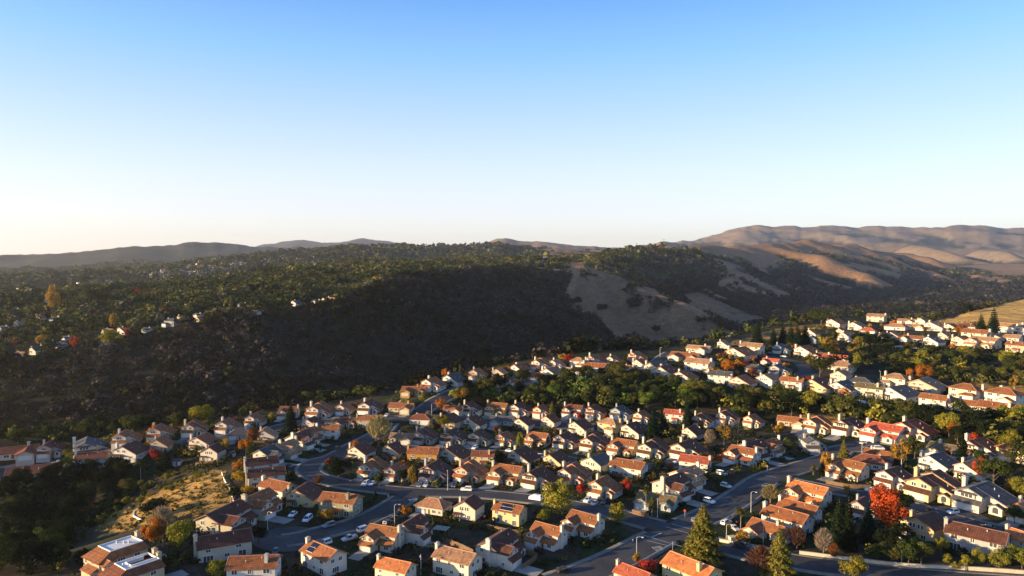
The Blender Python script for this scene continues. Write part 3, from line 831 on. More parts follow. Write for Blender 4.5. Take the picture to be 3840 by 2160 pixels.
# ------------------------------------------------------------------ houses: picture box (crop, left, right, base) -> stands on the terrain there
ORD = ['leftmost', 'second from left', 'third from left', 'fourth from left', 'fifth from left', 'sixth from left', 'seventh from left', 'eighth from left', 'ninth from left',
       'tenth from left', 'eleventh from left', 'twelfth from left', 'thirteenth from left', 'fourteenth from left', 'fifteenth from left', 'sixteenth from left', 'seventeenth from left',
       'eighteenth from left', 'nineteenth from left', 'twentieth from left']
WN = {'pink': 'pinkish', 'blue': 'blue-grey', 'ochre': 'ochre-yellow'}
ROWS = [
('in the canyon-edge row at left', 'houses in the canyon-edge row', 27, """
A -10 245 650 lo pink russet 8
A 312 480 605 gf grey russet 20 k0
A 600 805 550 gf white grey 4 k1
A 870 1050 505 gf white terracotta 20 k0
A 1128 1312 458 gf cream terracotta 20 k0
A 1385 1560 412 gf cream terracotta 22 k2
A 1635 1815 395 gf white terracotta 26 k0
A 1868 1990 330 gf white terracotta 26 k0
A 2095 2255 275 sf cream russet 20 k1
B 382 590 272 gf white terracotta 28 k2
B 605 745 247 gf white terracotta 28 k0
B 770 965 252 gf white brown 24 k0
B 990 1195 245 lo yellow terracotta 16 k0
"""),
('in the second row at left', 'houses in the second row at left', 27, """
A 105 395 735 sd white russet 8 k0
A 605 805 655 sd cream russet 16 k2
A 895 1105 632 gb white brown 36 k1
A 1165 1295 530 gb beige terracotta 28 k0
A 1448 1640 520 gb white terracotta 32 k1
A 1560 1665 592 gb cream brown 32 k2
A 1745 1890 432 hl grey grey 10
A 1970 2075 440 gb white tan 16 k0
A 2285 2440 358 gb pink brown 30 k1
B 578 770 350 lo cream russet 20 k1
B 765 925 340 sd beige terracotta 14 k2
"""),
('in first row below the oak belt', 'houses in the first row below the oaks', 27, """
B 1400 1570 258 lo cream terracotta 20 k0
B 1545 1712 266 gf cream brown 26 k1
B 1720 1912 270 sf yellow terracotta 24 k0
B 1905 2090 276 gf cream brown 28 k0
B 2090 2232 282 gf cream terracotta 28 k0
C 372 545 288 sf white russet 24 k0
C 550 712 294 gf cream russet 26 k1
C 740 915 306 gf blue grey 26 k0
C 922 1055 326 gf cream terracotta 26 k0
C 1150 1305 305 sd white red 10 k1
C 1358 1520 344 gf cream russet 26 k2
C 1540 1712 328 gf white russet 26 k2
C 1768 1880 346 gf cream terracotta 26 k0
D 722 925 345 lo tan terracotta 8 k0
D 920 1130 396 gf cream terracotta 28 k2
D 1150 1395 416 gf cream brown 28 k1
D 1368 1655 472 sf white red 26 k0
D 1608 1885 455 gf cream russet 26 k0
"""),
('in second row below the oak belt', 'houses in the second row below the oaks', 27, """
B 1190 1300 318 hl white russet 14
B 1385 1562 352 gb yellow brown 32 k1
B 1568 1742 362 gb cream brown 28 k0
B 1758 1955 338 lo grey grey 12 k0
B 1952 2104 356 gb cream brown 28 k0
B 2152 2300 342 gb pink russet 30 k1
C 430 615 394 gb cream brown 34 k1
C 628 832 402 hp yellow tan 30 k0
C 828 1025 418 gb cream brown 32 k0
C 1288 1445 432 gb cream brown 30 k1
"""),
('in third row below the oak belt', 'houses in the third row below the oaks', 27, """
B 998 1200 472 lo cream tan 16 k1
B 1178 1376 476 gf beige brown 28 k2
B 1385 1605 480 gf cream brown 28 k1
B 1592 1792 482 gf cream brown 26 k0
B 1802 1975 486 gf cream terracotta 28 k1
B 2018 2222 492 sf cream terracotta 24 k0
B 2238 2452 502 gf cream brown 28 k0
C 510 742 526 gf cream russet 28 k2
C 714 962 558 sf cream terracotta 26 k0
C 945 1195 576 gf cream brown 28 k2
C 1194 1472 590 gf cream brown 30 k0
"""),
('in fourth row below the oak belt', 'houses in the fourth row below the oaks', 29, """
B 700 900 582 gb cream brown 34 k1
B 976 1124 570 gb beige brown 32 k0
B 1148 1392 608 sd ochre terracotta 14 k2
B 1390 1632 612 gb cream brown 30 k0
B 1640 1792 625 sd yellow russet 10 k1
B 1898 2142 622 gb cream brown 32 k0
B 2168 2372 642 gb yellow brown 32 k1
C 520 765 690 gb cream grey 36 k2
C 738 1022 722 sd white terracotta 22 k2
C 1268 1495 672 sd white red 14 k2
"""),
('in fifth row below the oak belt', 'houses in the fifth row below the oaks', 27, """
B 770 1012 735 gf white terracotta 34 k2
B 970 1165 754 gf cream terracotta 30 k0
B 1228 1502 760 gf grey brown 28 k1
B 1488 1752 766 gf tan terracotta 30 k2
B 1738 2032 786 sf cream terracotta 26 k0
B 1998 2284 816 gf cream brown 30 k1
C 332 602 790 gf cream terracotta 30 k2
C 566 832 896 gf cream terracotta 28 k0
"""),
('in back row above the oak belt', 'houses in the back row above the oaks', 29, """
F 445 642 1280 lo ochre terracotta 14 k1
F 600 790 1248 gf white terracotta 34 k0
F 768 942 1196 gb white grey 34 k0
F 960 1108 1150 gf beige terracotta 24 k0
F 1140 1262 1140 gb beige tan 24 k1
F 1280 1436 1116 gb white terracotta 40 k0
F 1430 1592 1082 gf white terracotta 30 k2
F 1564 1692 1072 gf white tan 30 k0
F 1715 1852 1062 hp white tan 24 k0
F 1842 2002 1042 gf white terracotta 30 k1
F 2004 2112 1036 gf white terracotta 26 k0
F 2164 2304 1012 gf cream terracotta 26 k1
"""),
('in front row above the oak belt', 'houses in the front row above the oaks', 29, """
F 1142 1232 1206 lo cream terracotta 24 k0
F 1220 1306 1218 gb white terracotta 24 k0
F 1284 1382 1250 gb white terracotta 28 k1
F 1348 1532 1202 sd blue terracotta 26 k1
F 1505 1697 1162 gb white tan 34 k1
F 1664 1768 1118 hl white tan 20
F 1738 1868 1128 sd white brown 16 k0
F 1822 2016 1116 sd white terracotta 24 k0
F 2042 2180 1090 lo cream terracotta 20 k0
F 2212 2302 1062 gb white terracotta 26 k1
F 2290 2482 1116 gb cream olive 34 k1
F 2372 2562 1148 gb cream brown 30 k0
"""),
('along street above right ravine', 'houses along the street above the right ravine', 27, """
G -60 112 1180 gb white terracotta 26 k0
G 200 372 1178 sd white grey 12 k0
G 368 552 1225 gb pink terracotta 26 k1
G 560 722 1207 gb white tan 28 k2
G 744 908 1226 sd white terracotta 16 k1
G 945 1152 1252 gb yellow brown 30 k0
G 1126 1322 1268 gb white grey 28 k1
G 1322 1512 1280 sd cream olive 14 k1
G 1512 1778 1322 gb white grey 34 k1
G 1812 1992 1362 sd white terracotta 20 k0
G 2042 2272 1388 lo white terracotta 16 k0
G 2270 2512 1450 sd cream terracotta 18 k1
"""),
('in row behind that ravine street', 'houses behind the street above the right ravine', 20, """
G 600 722 1038 lo white red 20 k0
G 656 812 1122 gf grey grey 20 k0
G 978 1112 992 lo pink russet 12 k0
G 1058 1232 1020 lo white red 14 k0
G 1098 1292 1078 hl beige tan 14
G 1128 1262 1168 gb cream tan 24 k2
G 1264 1422 1196 hl white grey 12
G 1512 1702 1210 hp cream tan 24 k0
G 1724 1962 1250 gb beige tan 20 k1
G 2024 2242 1298 hp cream terracotta 26 k0
G 2298 2542 1338 hp white terracotta 26 k1
"""),
('in middle cluster on right slope', 'houses in the cluster on the right slope', 26, """
G 15 212 946 lo cream tan 22 k0
G -110 132 1012 lo cream terracotta 20 k1
G 20 232 1092 sd white tan 26 k0
G 278 352 906 gb white tan 24 k0
G 340 552 998 gb cream terracotta 34 k1
G 438 608 946 sd cream tan 22 k0
G 478 602 1092 hl beige grey 14
G 684 814 948 gf blue grey 20 k0
G 856 1022 972 gb white terracotta 30 k1
G 958 1030 866 gb blue grey 14 k0
G 1188 1334 856 gb white tan 30 k0
G 1474 1558 846 gb white terracotta 26 k2
G 1552 1644 838 gb white tan 22 k1
G 1656 1808 862 lo white terracotta 24 k0
G 1838 1962 884 gb white grey 30 k0
G 2052 2182 888 gb cream terracotta 28 k1
G 2132 2390 918 sf cream tan 26 k0
G 2472 2620 942 sd tan terracotta 22 k1
"""),
('on the hillcrest at right', 'houses on the right hillcrest', 29, """
G 948 1012 812 gb white terracotta 24 k0
G 1098 1222 742 gb white terracotta 30 k1
G 1172 1242 802 gb cream terracotta 20 k0
G 1262 1378 764 gb white tan 24 k1
G 1404 1522 702 sd cream tan 16 k0
G 1344 1452 792 hl white red 14
G 1542 1682 764 hl white tan 16
G 1628 1742 718 lo white tan 14 k0
G 1692 1832 764 lo cream tan 16 k1
G 1768 1842 724 gb white tan 24 k2
G 1848 1992 770 gb white tan 26 k0
G 1944 2024 836 gb cream tan 26 k0
G 1990 2082 772 gb white terracotta 24 k1
G 2078 2202 760 hl cream russet 14
G 2128 2312 846 sd cream terracotta 24 k0
G 2348 2522 858 lo white tan 18 k0
G 2386 2542 784 sd white tan 16 k2
G 2520 2660 806 gb white tan 22 k0
"""),
('', 'houses on the left spur', 25, """
B 428 642 425 sd white terracotta 12 k0|white house under wide terracotta roof with small dormer, uppermost on the left spur street
A 2232 2470 470 sf white terracotta -52 k1|white house under bright terracotta roof directly right of the rusty garden trees
B 228 502 512 sf white brown -52 k0|white house under dark brown roof with dormer windows, at the bend above tan roof
B 118 382 580 sf beige tan -48 k1|beige house under long tan roof, chimney at its far left
B -10 275 622 sf cream grey -52 k1|cream-gabled house under dark grey roof, between the tan and dark brown roofs
A 1852 2100 690 sd white brown -6 k2|house under broken dark brown roof below the grey-roofed house
A 1868 2152 785 sd cream brown -4 k2|house under biggest flat-looking dark brown roof right of golden shrubs
A 1945 2255 905 sd white terracotta 48 k2|white house with bright terracotta slope and blank grey gable beside dark brown roof
B 228 520 940 gb yellow brown 26 k1|yellow gabled house with dark brown roof left of corner terracotta house
B 462 822 1030 sd olive terracotta 28 k1|olive house with wide terracotta roof and chimney on the street corner
A 1782 2175 1045 sf white terracotta -50 k0|white house with terracotta and dark roof planes beside two parked white cars
A 1508 2000 1185 sf beige brown -50 k1|big beige gabled house with dark brown roof and dormers beside dry hillside
A 1486 1895 1345 sd cream brown -6 k2|house under huge plain dark brown roof beside yellow-green eucalyptus
A 660 1100 1475 ft tan terracotta -26 k0|tan house with rectangular white flat roof, at lower left by dark ravine
A 775 1230 1650 ft tan russet -24 k1 |tan house with stepped white flat roof and twin white chimneys, at bottom left edge
A 1715 2130 1560 sd white terracotta 14 k1|white house with ribbed terracotta roof at bottom edge, right of yellow bush
"""),
('', 'houses around the curved lower street', 25, """
B 325 700 1470 sd white terracotta 54 k0|white house with grey solar patch on terracotta roof and blank white gable, below cul-de-sac
B 758 1142 1310 sf cream terracotta 32 k1|cream house with bright terracotta roof slope beside parked silver pickup
B 1048 1395 1238 sf white brown -58 k1|white house with dark brown roof and two sunlit windows behind terracotta-roofed house
B 1188 1492 1005 hl cream tan 30|low house under broad plain tan roof beside four-window cream gable
B 1482 1735 1040 gb cream brown 26 k2|cream gabled house with four narrow upper windows beside broad tan roof
B 1766 2064 1092 sd yellow terracotta 28 k0|cream-yellow house with solar panels covering its terracotta roof
B 1998 2372 1300 sf white terracotta 34 k1|white house with tall chimney and terracotta hip roof, below the solar-roofed house
B 1648 2108 1432 sf white brown -58 k0|white house with tall sunlit chimney gable and dark brown roof at bottom centre
B 1308 1735 1500 sd cream tan 34 k0|cream house under bright tan-orange roof at bottom edge, centre
B 930 1180 1560 sd cream orange 34 k2|orange roof peeking over bottom edge left of the tan-orange roof
C 338 720 1205 sf white terracotta 34 k1|white house with terracotta hip roof and left chimney beside big willow
C 898 1275 990 lo blue olive 20 k1|blue-grey low house under olive-brown roof with palm in front
C 1058 1432 905 sf cream brown -56 k0|cream house under dark brown roof behind the olive-brown roofed house
C 1188 1512 822 sf white tan -54 k1|white house under wide tan roof above the olive-roofed corner house
C 1108 1600 1630 sd yellow orange 36 k1|bright yellow house under long orange roof at bottom centre right
C 800 1050 1620 sd cream red 36 k2|red tiled roof corner at bottom edge beside red bush
"""),
('', 'houses on the lower right streets', 25, """
D 296 592 625 sf white terracotta 30 k1|white house with long terracotta roof facing the wide intersection from behind
D 408 722 595 sf white brown -54 k0|white house under dark brown roof right behind the long terracotta roof
D 566 802 560 sf white terracotta -54 k1|white house with two small bright orange roof peaks above wide intersection
D 880 1102 528 gf grey grey -20 k0|grey and white house under dark roofs left of tall single pine
D 1372 1562 605 lo white terracotta 22 k0|low white house with terracotta roof left of tall golden birch
D 1084 1392 752 sf cream terracotta 26 k0|cream house with several terracotta roof planes right of wide intersection
D 1285 1560 655 hl cream russet 12|low house under flat russet roof just above multi-plane terracotta house
D 1462 1752 826 gf white brown 26 k0|white house with brown roof and terracotta garage canopy above big red maple
D 1700 2122 925 gf yellow brown 26 k2|yellow house with dark roof and terracotta garage canopy right of big red maple
D 2056 2522 1015 gf cream grey 24 k1|large cream house under plain grey roof at right, white van in front
D 1848 2166 592 lo white olive 20 k0|white house under olive-brown roof with small red tree in front
D 2108 2402 608 gf white brown 26 k1|white house under dark brown roof behind flame-red tree at right
D 2378 2640 625 hp yellow terracotta 22 k1|yellow house under terracotta hip roof near right edge above green tree
D 1806 2066 692 gb white grey 26 k1|white gable with dark grey roof, between golden birch and tall white chimney house
D 2078 2320 745 gb white tan 26 k0|white house with free-standing tall chimney, half hidden by flame-red tree
D 1284 1472 1040 gf grey brown 20 k0|grey house with dark brown roof half hidden by the big red maple
D 1668 1985 1200 gb yellow brown 28 k2|bright yellow gabled house with four upper windows right of big red maple
D 2026 2412 1310 sd grey brown 10 k0|long grey two-storey house under wide dark brown roof at lower right
D 2490 2760 1085 gf cream orange 24 k0|orange-roofed house cut by right edge beside large grey-roofed house
D 2462 2760 1330 sd cream orange 30 k0|cream house with orange roof and chimney cut by right edge, lowest
D 738 1118 965 sf cream orange 24 k0|cream house with bright orange roof planes, topmost of the tile-roof row at intersection
D 716 1046 1070 sd white terracotta 24 k2|second house down in the tile-roof row beside the wide intersection
D 592 982 1155 sd white terracotta 26 k2|third house down, widest roof, in the tile-roof row beside intersection
D 436 858 1245 lo cream terracotta 30 k1|lowest house in the tile-roof row, just above roadside wall
"""),
('along far edge of wooded plateau', 'houses on the far wooded plateau', 50, """
E -30 60 770 lo white grey 50 k0
E 118 176 735 gb white tan 50 k0
E 120 172 972 lo grey tan 50 k0
E 242 322 945 gb cream grey 60 k1
E 330 446 882 lo white grey 46 k0
E 424 506 900 lo grey grey 50 k0
E 452 532 848 lo white grey 50 k0
E 752 822 888 lo white grey 50 k0
E 780 852 786 lo grey tan 50 k0
E 902 1002 798 gb white tan 58 k0
E 1062 1142 782 lo white grey 50 k0
E 1236 1356 742 hp grey grey 50 k0
E 1346 1418 698 gb cream tan 58 k1
E 1482 1548 704 gb yellow tan 56 k0
E 1448 1528 668 lo cream grey 50 k0
E 1578 1662 652 lo white tan 50 k0
E 1655 1722 632 gb yellow tan 62 k1
E 1800 1922 600 lo cream grey 50 k0
E 1880 1966 652 lo white grey 50 k0
E 2202 2284 582 gb white grey 52 k0
"""),
('in plateau rows behind that edge', 'houses deeper in the wooded plateau', 50, """
E 110 172 628 lo white tan 50 k0
E 296 332 692 gb cream tan 58 k0
E 350 562 708 lo white grey 46 k0
E 352 386 560 gb white tan 58 k1
E 470 506 604 gb white grey 50 k0
E 872 922 526 gb white grey 54 k0
E 880 936 572 lo white grey 54 k0
E 938 984 518 lo cream tan 54 k0
E 1012 1062 538 gb white grey 50 k0
E 1262 1312 582 gb white grey 54 k0
E 1382 1446 578 lo white grey 50 k0
E 1545 1592 466 gb yellow tan 54 k1
E 1900 1926 442 gb cream tan 56 k0
E 2206 2256 402 lo white tan 50 k0
E 2336 2432 570 lo white grey 50 k0
E 2432 2542 556 lo white tan 50 k0
"""),
]
OLV = {'olive': (.34, .33, .22)}
WALLC['olive'] = OLV['olive']
FENCED = []
def build_houses():
    for phrase, group, yaw0, txt in ROWS:
        rows = []
        for ln in txt.strip().split('\n'):
            lab = None
            if '|' in ln:
                ln, lab = ln.split('|'); lab = lab.strip()
            rows.append((ln.split(), lab))
        if phrase:
            rows.sort(key=lambda r: UV(r[0][0], (float(r[0][1]) + float(r[0][2])) / 2, 0)[0])
        for i, (t, lab) in enumerate(rows):
            c, x0, x1, yb, kind, wall, roof = t[0], float(t[1]), float(t[2]), float(t[3]), t[4], t[5], t[6]
            yaw, k, mir = yaw0, None, False
            for q in t[7:]:
                if q == 'm': mir = True
                elif q[0] == 'k': k = int(q[1:])
                else: yaw = float(q)
            if not lab:
                lab = f"{WN.get(wall, wall)} house under {roof} roof, {ORD[i]} {phrase}"
            if phrase and kind in ('lo', 'hl', 'hp', 'sd') and random.random() < .45: mir = True
            md = 640 if 'plateau' in group else 0
            r = add_house(c, x0, x1, yb, kind, wall, roof, yaw, lab, group, mir, k, md)
            if phrase and ('below the oak belt' in phrase or 'second row at left' in phrase): FENCED.append((r, kind, f"wooden yard fence of the house {ORD[i]} {phrase}"))
            if 'solar panels covering' in lab: add_solar(r, 'sd', 7.0)
            if 'solar patch' in lab: add_solar(r, 'sd', 3.6, -3.0)
    for c, x0, x1, yb, lab in (('A', 1305, 1375, 622, 'small white garden shed among dark trees below the second left row'), ('A', 1725, 1780, 556, 'white garden shed beside orange trees on the left spur')):
        add_house(c, x0, x1, yb, 'sh', 'white', 'grey', 20, lab, None)
def add_solar(root, kind, w, cx=0.0):
    """panels lying on the front slope of a side-gable roof"""
    zl, y0, y1 = 5.2 if kind == 'sd' else 5.2, -4.3, 0.0
    mb, fr = MB(), MB()
    for r in range(2):
        for k in range(int(w / 1.1)):
            x = cx - w / 2 + k * 1.1
            a, b = -3.9 + r * 1.75, -3.9 + r * 1.75 + 1.65
            def Z(y, d): return zl + PIT * (y - y0) + 0.24 + d
            q = [(x, a), (x + 1.04, a), (x + 1.04, b), (x, b)]
            mb.face([(px, py, Z(py, .14)) for px, py in q])
            for i in range(4):
                (p0, q0), (p1, q1) = q[i], q[(i + 1) % 4]
                mb.face([(p0, q0, Z(q0, .06)), (p1, q1, Z(q1, .06)), (p1, q1, Z(q1, .14)), (p0, q0, Z(q0, .14))])
    o = link('solar_array', mb.mesh('solar_array', M['solar']), root)
    for r in range(2):
        y = -3.9 + r * 1.75
        fr.box(cx - w / 2, cx + w / 2, y - .06, y - .01, zl + PIT * (y - y0) + .24, zl + PIT * (y - y0) + .4)
    link('mounting_rail', fr.mesh('mounting_rail', M['metal']), o)

# ------------------------------------------------------------------ roads (centre lines in the picture, width in metres)
ROADS = [
('main_road', 11.0, [('C',330,1530),('C',600,1420),('C',850,1305),('C',1060,1200),('C',1290,1085),('C',1530,975),('C',1690,880),('C',1800,805),('C',1900,735),('C',2010,690),('C',2200,630),('C',2400,560),('D',1200,500),('D',1330,485)], True),
('curved_road', 8.8, [('C',1290,1130),('C',1000,1050),('C',850,1005),('C',700,960),('B',2382,925),('B',2200,885),('B',1900,852),('B',1600,832),('B',1250,822),('B',950,800),('B',700,768),('B',520,725),('B',425,685),('B',395,645),('B',450,600),('B',560,575),('B',650,525),('B',730,478),('B',800,445),('B',870,415),('B',960,360),('B',1000,300)], True),
('lower_road', 9.8, [('C',1250,1130),('C',1450,1190),('C',1640,1245),('D',600,1305),('D',900,1360),('D',1300,1412),('D',1700,1455),('D',2100,1490),('D',2650,1530)], True),
('cul_de_sac_road', 9.0, [('B',210,1190),('B',350,1165),('B',520,1125),('B',750,1060),('B',930,985),('B',1050,915),('B',1130,865),('B',1180,825)], True),
('upper_road', 8.0, [('B',300,305),('B',500,285),('B',800,275),('B',1130,265),('B',1500,280),('B',1900,292),('C',200,308),('C',600,335),('C',1000,355)], True),
('hill_road', 8.0, [('B',1130,265),('B',1250,205),('B',1340,150),('B',1420,108),('F',860,1235),('F',1000,1185),('F',1150,1152),('F',1350,1130),('F',1550,1098),('F',1800,1072),('F',2100,1042),('F',2290,1050),('F',2370,1015),('F',2430,970),('F',2490,935)], True),
('middle_road', 8.2, [('B',1000,498),('B',1300,505),('B',1600,512),('B',1900,530),('C',100,552),('C',400,570),('C',640,606),('C',900,616),('C',1150,622),('C',1290,610)], True),
('right_road', 8.6, [('C',2020,690),('D',800,730),('D',960,770),('D',1150,812),('D',1320,838),('D',1460,850),('D',1640,900),('D',1800,950),('D',2000,1010),('D',2280,1085),('D',2600,1150)], True),
('slope_road', 9.0, [('G',560,950),('G',700,975),('G',850,1000),('G',915,1045),('G',935,1105)], False),
('left_road', 7.6, [('A',-200,700),('A',30,690),('A',300,640),('A',600,600),('A',850,560),('A',1050,500),('A',1300,470),('A',1500,432),('A',1750,405),('A',1960,370),('A',2150,320),('B',360,300)], True),
]
def smooth_line(P, step=2.5):
    P = np.array(P); out_ = []
    n = len(P)
    for i in range(n - 1):
        p0, p1, p2, p3 = P[max(i - 1, 0)], P[i], P[i + 1], P[min(i + 2, n - 1)]
        m = max(2, int(np.hypot(*(p2 - p1)) / step))
        for t in np.linspace(0, 1, m, endpoint=False):
            out_.append(0.5 * ((2 * p1) + (-p0 + p2) * t + (2 * p0 - 5 * p1 + 4 * p2 - p3) * t ** 2 + (-p0 + 3 * p1 - 3 * p2 + p3) * t ** 3))
    out_.append(P[-1])
    return np.array(out_)
ROADL = []
for nm, w, pts_, walk in ROADS:
    L = smooth_line([hitc(*p) for p in pts_])
    ROADL.append((nm, w, L, walk))
BULBS = [('B', 245, 1182, 11.5, 3), ('D', 1345, 482, 10.5, 0), ('C', 1300, 606, 10, 6), ('D', 2050, 1022, 12, 7), ('G', 935, 1100, 8, 8), ('C', 1010, 352, 9, 4)]
BULBP = [(*hitc(c, x, y), r, i) for c, x, y, r, i in BULBS]
def road_dist(x, y, skip=-1):
    """signed distance outside the nearest road surface"""
    d = np.full(np.shape(x), 1e9)
    for i, (nm, w, L, wk) in enumerate(ROADL):
        if i == skip: continue
        for k in range(0, len(L) - 1):
            a, b = L[k], L[k + 1]
            e = b - a; t = np.clip(((x - a[0]) * e[0] + (y - a[1]) * e[1]) / (e @ e + 1e-9), 0, 1)
            d = np.minimum(d, np.hypot(x - a[0] - t * e[0], y - a[1] - t * e[1]) - w / 2)
    for bx, by, r, i in BULBP:
        if i == skip: continue
        d = np.minimum(d, np.hypot(x - bx, y - by) - r)
    return d
def road_dir(x, y):
    best, a = 1e9, 0.0
    for nm, w, L, wk in ROADL:
        d = np.hypot(L[:, 0] - x, L[:, 1] - y); k = int(np.argmin(d))
        if d[k] < best:
            best = d[k]; j = min(k, len(L) - 2); e = L[j + 1] - L[j]; a = math.atan2(e[1], e[0])
    return a
def strip(name, L, offs, dz, mat, keep=None):
    e = np.gradient(L, axis=0); n = np.stack([-e[:, 1], e[:, 0]], 1); n /= np.linalg.norm(n, axis=1)[:, None] + 1e-9
    V = []; Q = []
    m = len(offs)
    for (o, h) in offs:
        p = L + n * o
        V.append(np.stack([p[:, 0], p[:, 1], ground(p[:, 0], p[:, 1]) + dz + h], 1))
    V = np.stack(V, 1)
    for i in range(len(L) - 1):
        if keep is not None and not (keep[i] and keep[i + 1]): continue
        for j in range(m - 1):
            a = i * m + j; Q.append((a, a + m, a + m + 1, a + 1))
    if not Q: return None
    me = np_mesh(name, V.reshape(-1, 3), Q, mat)
    return tag(link(name, me), kind='structure')
def disc(name, x, y, r, dz, mat, n=40):
    V = [(x, y, float(ground(x, y)) + dz)]; Q = []
    rings = max(3, int(r / 2.5))
    for k in range(1, rings + 1):
        for i in range(n):
            a = 2 * math.pi * i / n; px, py = x + r * k / rings * math.cos(a), y + r * k / rings * math.sin(a)
            V.append((px, py, float(ground(px, py)) + dz))
    mb = MB()
    idx = lambda k, i: 1 + (k - 1) * n + i % n
    for i in range(n):
        mb.face([V[0], V[idx(1, i)], V[idx(1, i + 1)]])
        for k in range(1, rings):
            mb.face([V[idx(k, i)], V[idx(k + 1, i)], V[idx(k + 1, i + 1)], V[idx(k, i + 1)]])
    return tag(link(name, mb.mesh(name, mat)), kind='structure')
def build_roads():
    for i, (nm, w, L, walk) in enumerate(ROADL):
        h = w / 2
        strip(nm, L, [(-h, 0), (-h / 2, .03), (0, .05), (h / 2, .03), (h, 0)], 0.14 + 0.006 * i, M['asphalt'])
        if walk:
            e = np.gradient(L, axis=0); n = np.stack([-e[:, 1], e[:, 0]], 1); n /= np.linalg.norm(n, axis=1)[:, None] + 1e-9
            for s in (-1, 1):
                p = L + n * s * (h + 1.0)
                keep = road_dist(p[:, 0], p[:, 1], i) > 1.2
                a = [(s * h, -.05), (s * (h + .02), .14), (s * (h + .3), .14), (s * (h + 1.7), .16), (s * (h + 1.72), -.3)]
                strip('pavement', L, a if s > 0 else a[::-1], 0.14, M['pavement'], keep)
    for k, (bx, by, r, i) in enumerate(BULBP):
        disc('cul_de_sac', bx, by, r, 0.14 + 0.006 * (12 + k), M['asphalt'])
def quad_patch(name, corners, dz, mat, n=6):
    """flat marking or slab laid over the terrain between four plan corners"""
    c = [np.array(q, float) for q in corners]; V = []; Q = []
    for j in range(n + 1):
        for i in range(n + 1):
            s, t = i / n, j / n
            p = c[0] * (1 - s) * (1 - t) + c[1] * s * (1 - t) + c[2] * s * t + c[3] * (1 - s) * t
            V.append((p[0], p[1], float(ground(p[0], p[1])) + dz))
    for j in range(n):
        for i in range(n):
            a = j * (n + 1) + i; Q.append((a, a + 1, a + n + 2, a + n + 1))
    return tag(link(name, np_mesh(name, V, Q, mat)), kind='structure')
def line_mark(a, b, w, dz=0.30):
    a, b = np.array(hit(*a)), np.array(hit(*b)); e = b - a; n = np.array([-e[1], e[0]]) / (np.hypot(*e) + 1e-9) * w / 2
    quad_patch('road_marking', [a - n, b - n, b + n, a + n], dz, M['marking'], 4)
GLYPH = {'S': ["111", "100", "111", "001", "111"], 'T': ["111", "010", "010", "010", "010"], 'O': ["111", "101", "101", "101", "111"], 'P': ["111", "101", "111", "100", "100"]}
def road_word(u, v, ang, w=2.6, l=2.6, dz=0.31):
    x, y = hit(u, v); ca, sa = math.cos(ang), math.sin(ang); mb = MB()
    for k, ch in enumerate('STOP'):
        for r in range(5):
            for q in range(3):
                if GLYPH[ch][r][q] == '1':
                    a0 = (k - 2) * w / 4 * 1.0 + q * w / 4 / 3.6; b0 = (2 - r) * l / 5
                    pts_ = []
                    for a, b in ((a0, b0), (a0 + w / 14, b0), (a0 + w / 14, b0 + l / 5), (a0, b0 + l / 5)):
                        px, py = x + a * ca - b * sa, y + a * sa + b * ca
                        pts_.append((px, py, float(ground(px, py)) + dz))
                    mb.face(pts_)
    tag(link('road_lettering', mb.mesh('road_lettering', M['marking'])), kind='structure')
def build_markings():
    for a, b, w in (((1615,1351),(1722,1380),.35), ((1628,1363),(1682,1380),.35), ((1675,1328),(1738,1345),.35), ((1690,1322),(1735,1333),.3), ((1638.4,1356),(1664,1344.5),.55),
                    ((1925,1200),(1953,1204.6),.45), ((1922,1219.6),(1953.5,1225.3),.45), ((1037,1256),(1053,1254),.4), ((796,1196),(820,1195),.4)):
        line_mark(a, b, w)
    road_word(1657, 1387, math.radians(18), 3.4, 3.0); road_word(1929, 1228, math.radians(-20), 4.0, 3.4); road_word(1040, 1264, math.radians(15), 3.4, 3.0)
    for c, x, y, a, w in (('B',440,1145,3.8,1.8), ('C',1615,950,3.0,1.6), ('C',1600,940,2.4,1.2), ('C',1810,790,3.0,2.0), ('C',1690,878,3.0,1.6)):
        px, py = hitc(c, x, y); an = road_dir(px, py); e = np.array([math.cos(an), math.sin(an)]); n = np.array([-e[1], e[0]]); p = np.array([px, py])
        quad_patch('asphalt_patch', [p - e * a - n * w, p + e * a - n * w, p + e * a + n * w, p - e * a + n * w], 0.285, M['patch'], 3)
def build_driveways():
    for (x, y, z, rz, sc, ft, dr, lab, root) in HOUSES:
        if not dr or math.hypot(x, y) > 520: continue
        fc, pl, a, w = dr
        if fc == 'b': continue
        ca, sa = math.cos(rz), math.sin(rz)
        def T(px, py): return np.array([x + sc * (px * ca - py * sa), y + sc * (px * sa + py * ca)])
        d = {'f': (0, -1), 'l': (-1, 0), 'r': (1, 0)}[fc]
        c0 = (a, pl) if fc == 'f' else (pl, a)
        length = 3.0
        for q in np.arange(2, 13, .5):
            p = T(c0[0] + d[0] * q, c0[1] + d[1] * q)
            if road_dist(np.array([p[0]]), np.array([p[1]]))[0] < 2.0: break
            length = q
        length = min(length + .8, 8.5)
        t = (d[1], d[0]); hw = w / 2 + .5
        q = [T(c0[0] + t[0] * s * hw + d[0] * r, c0[1] + t[1] * s * hw + d[1] * r) for s, r in ((-1, .05), (1, .05), (1, length), (-1, length))]
        quad_patch('driveway', q, 0.20, M['concrete'], 5)
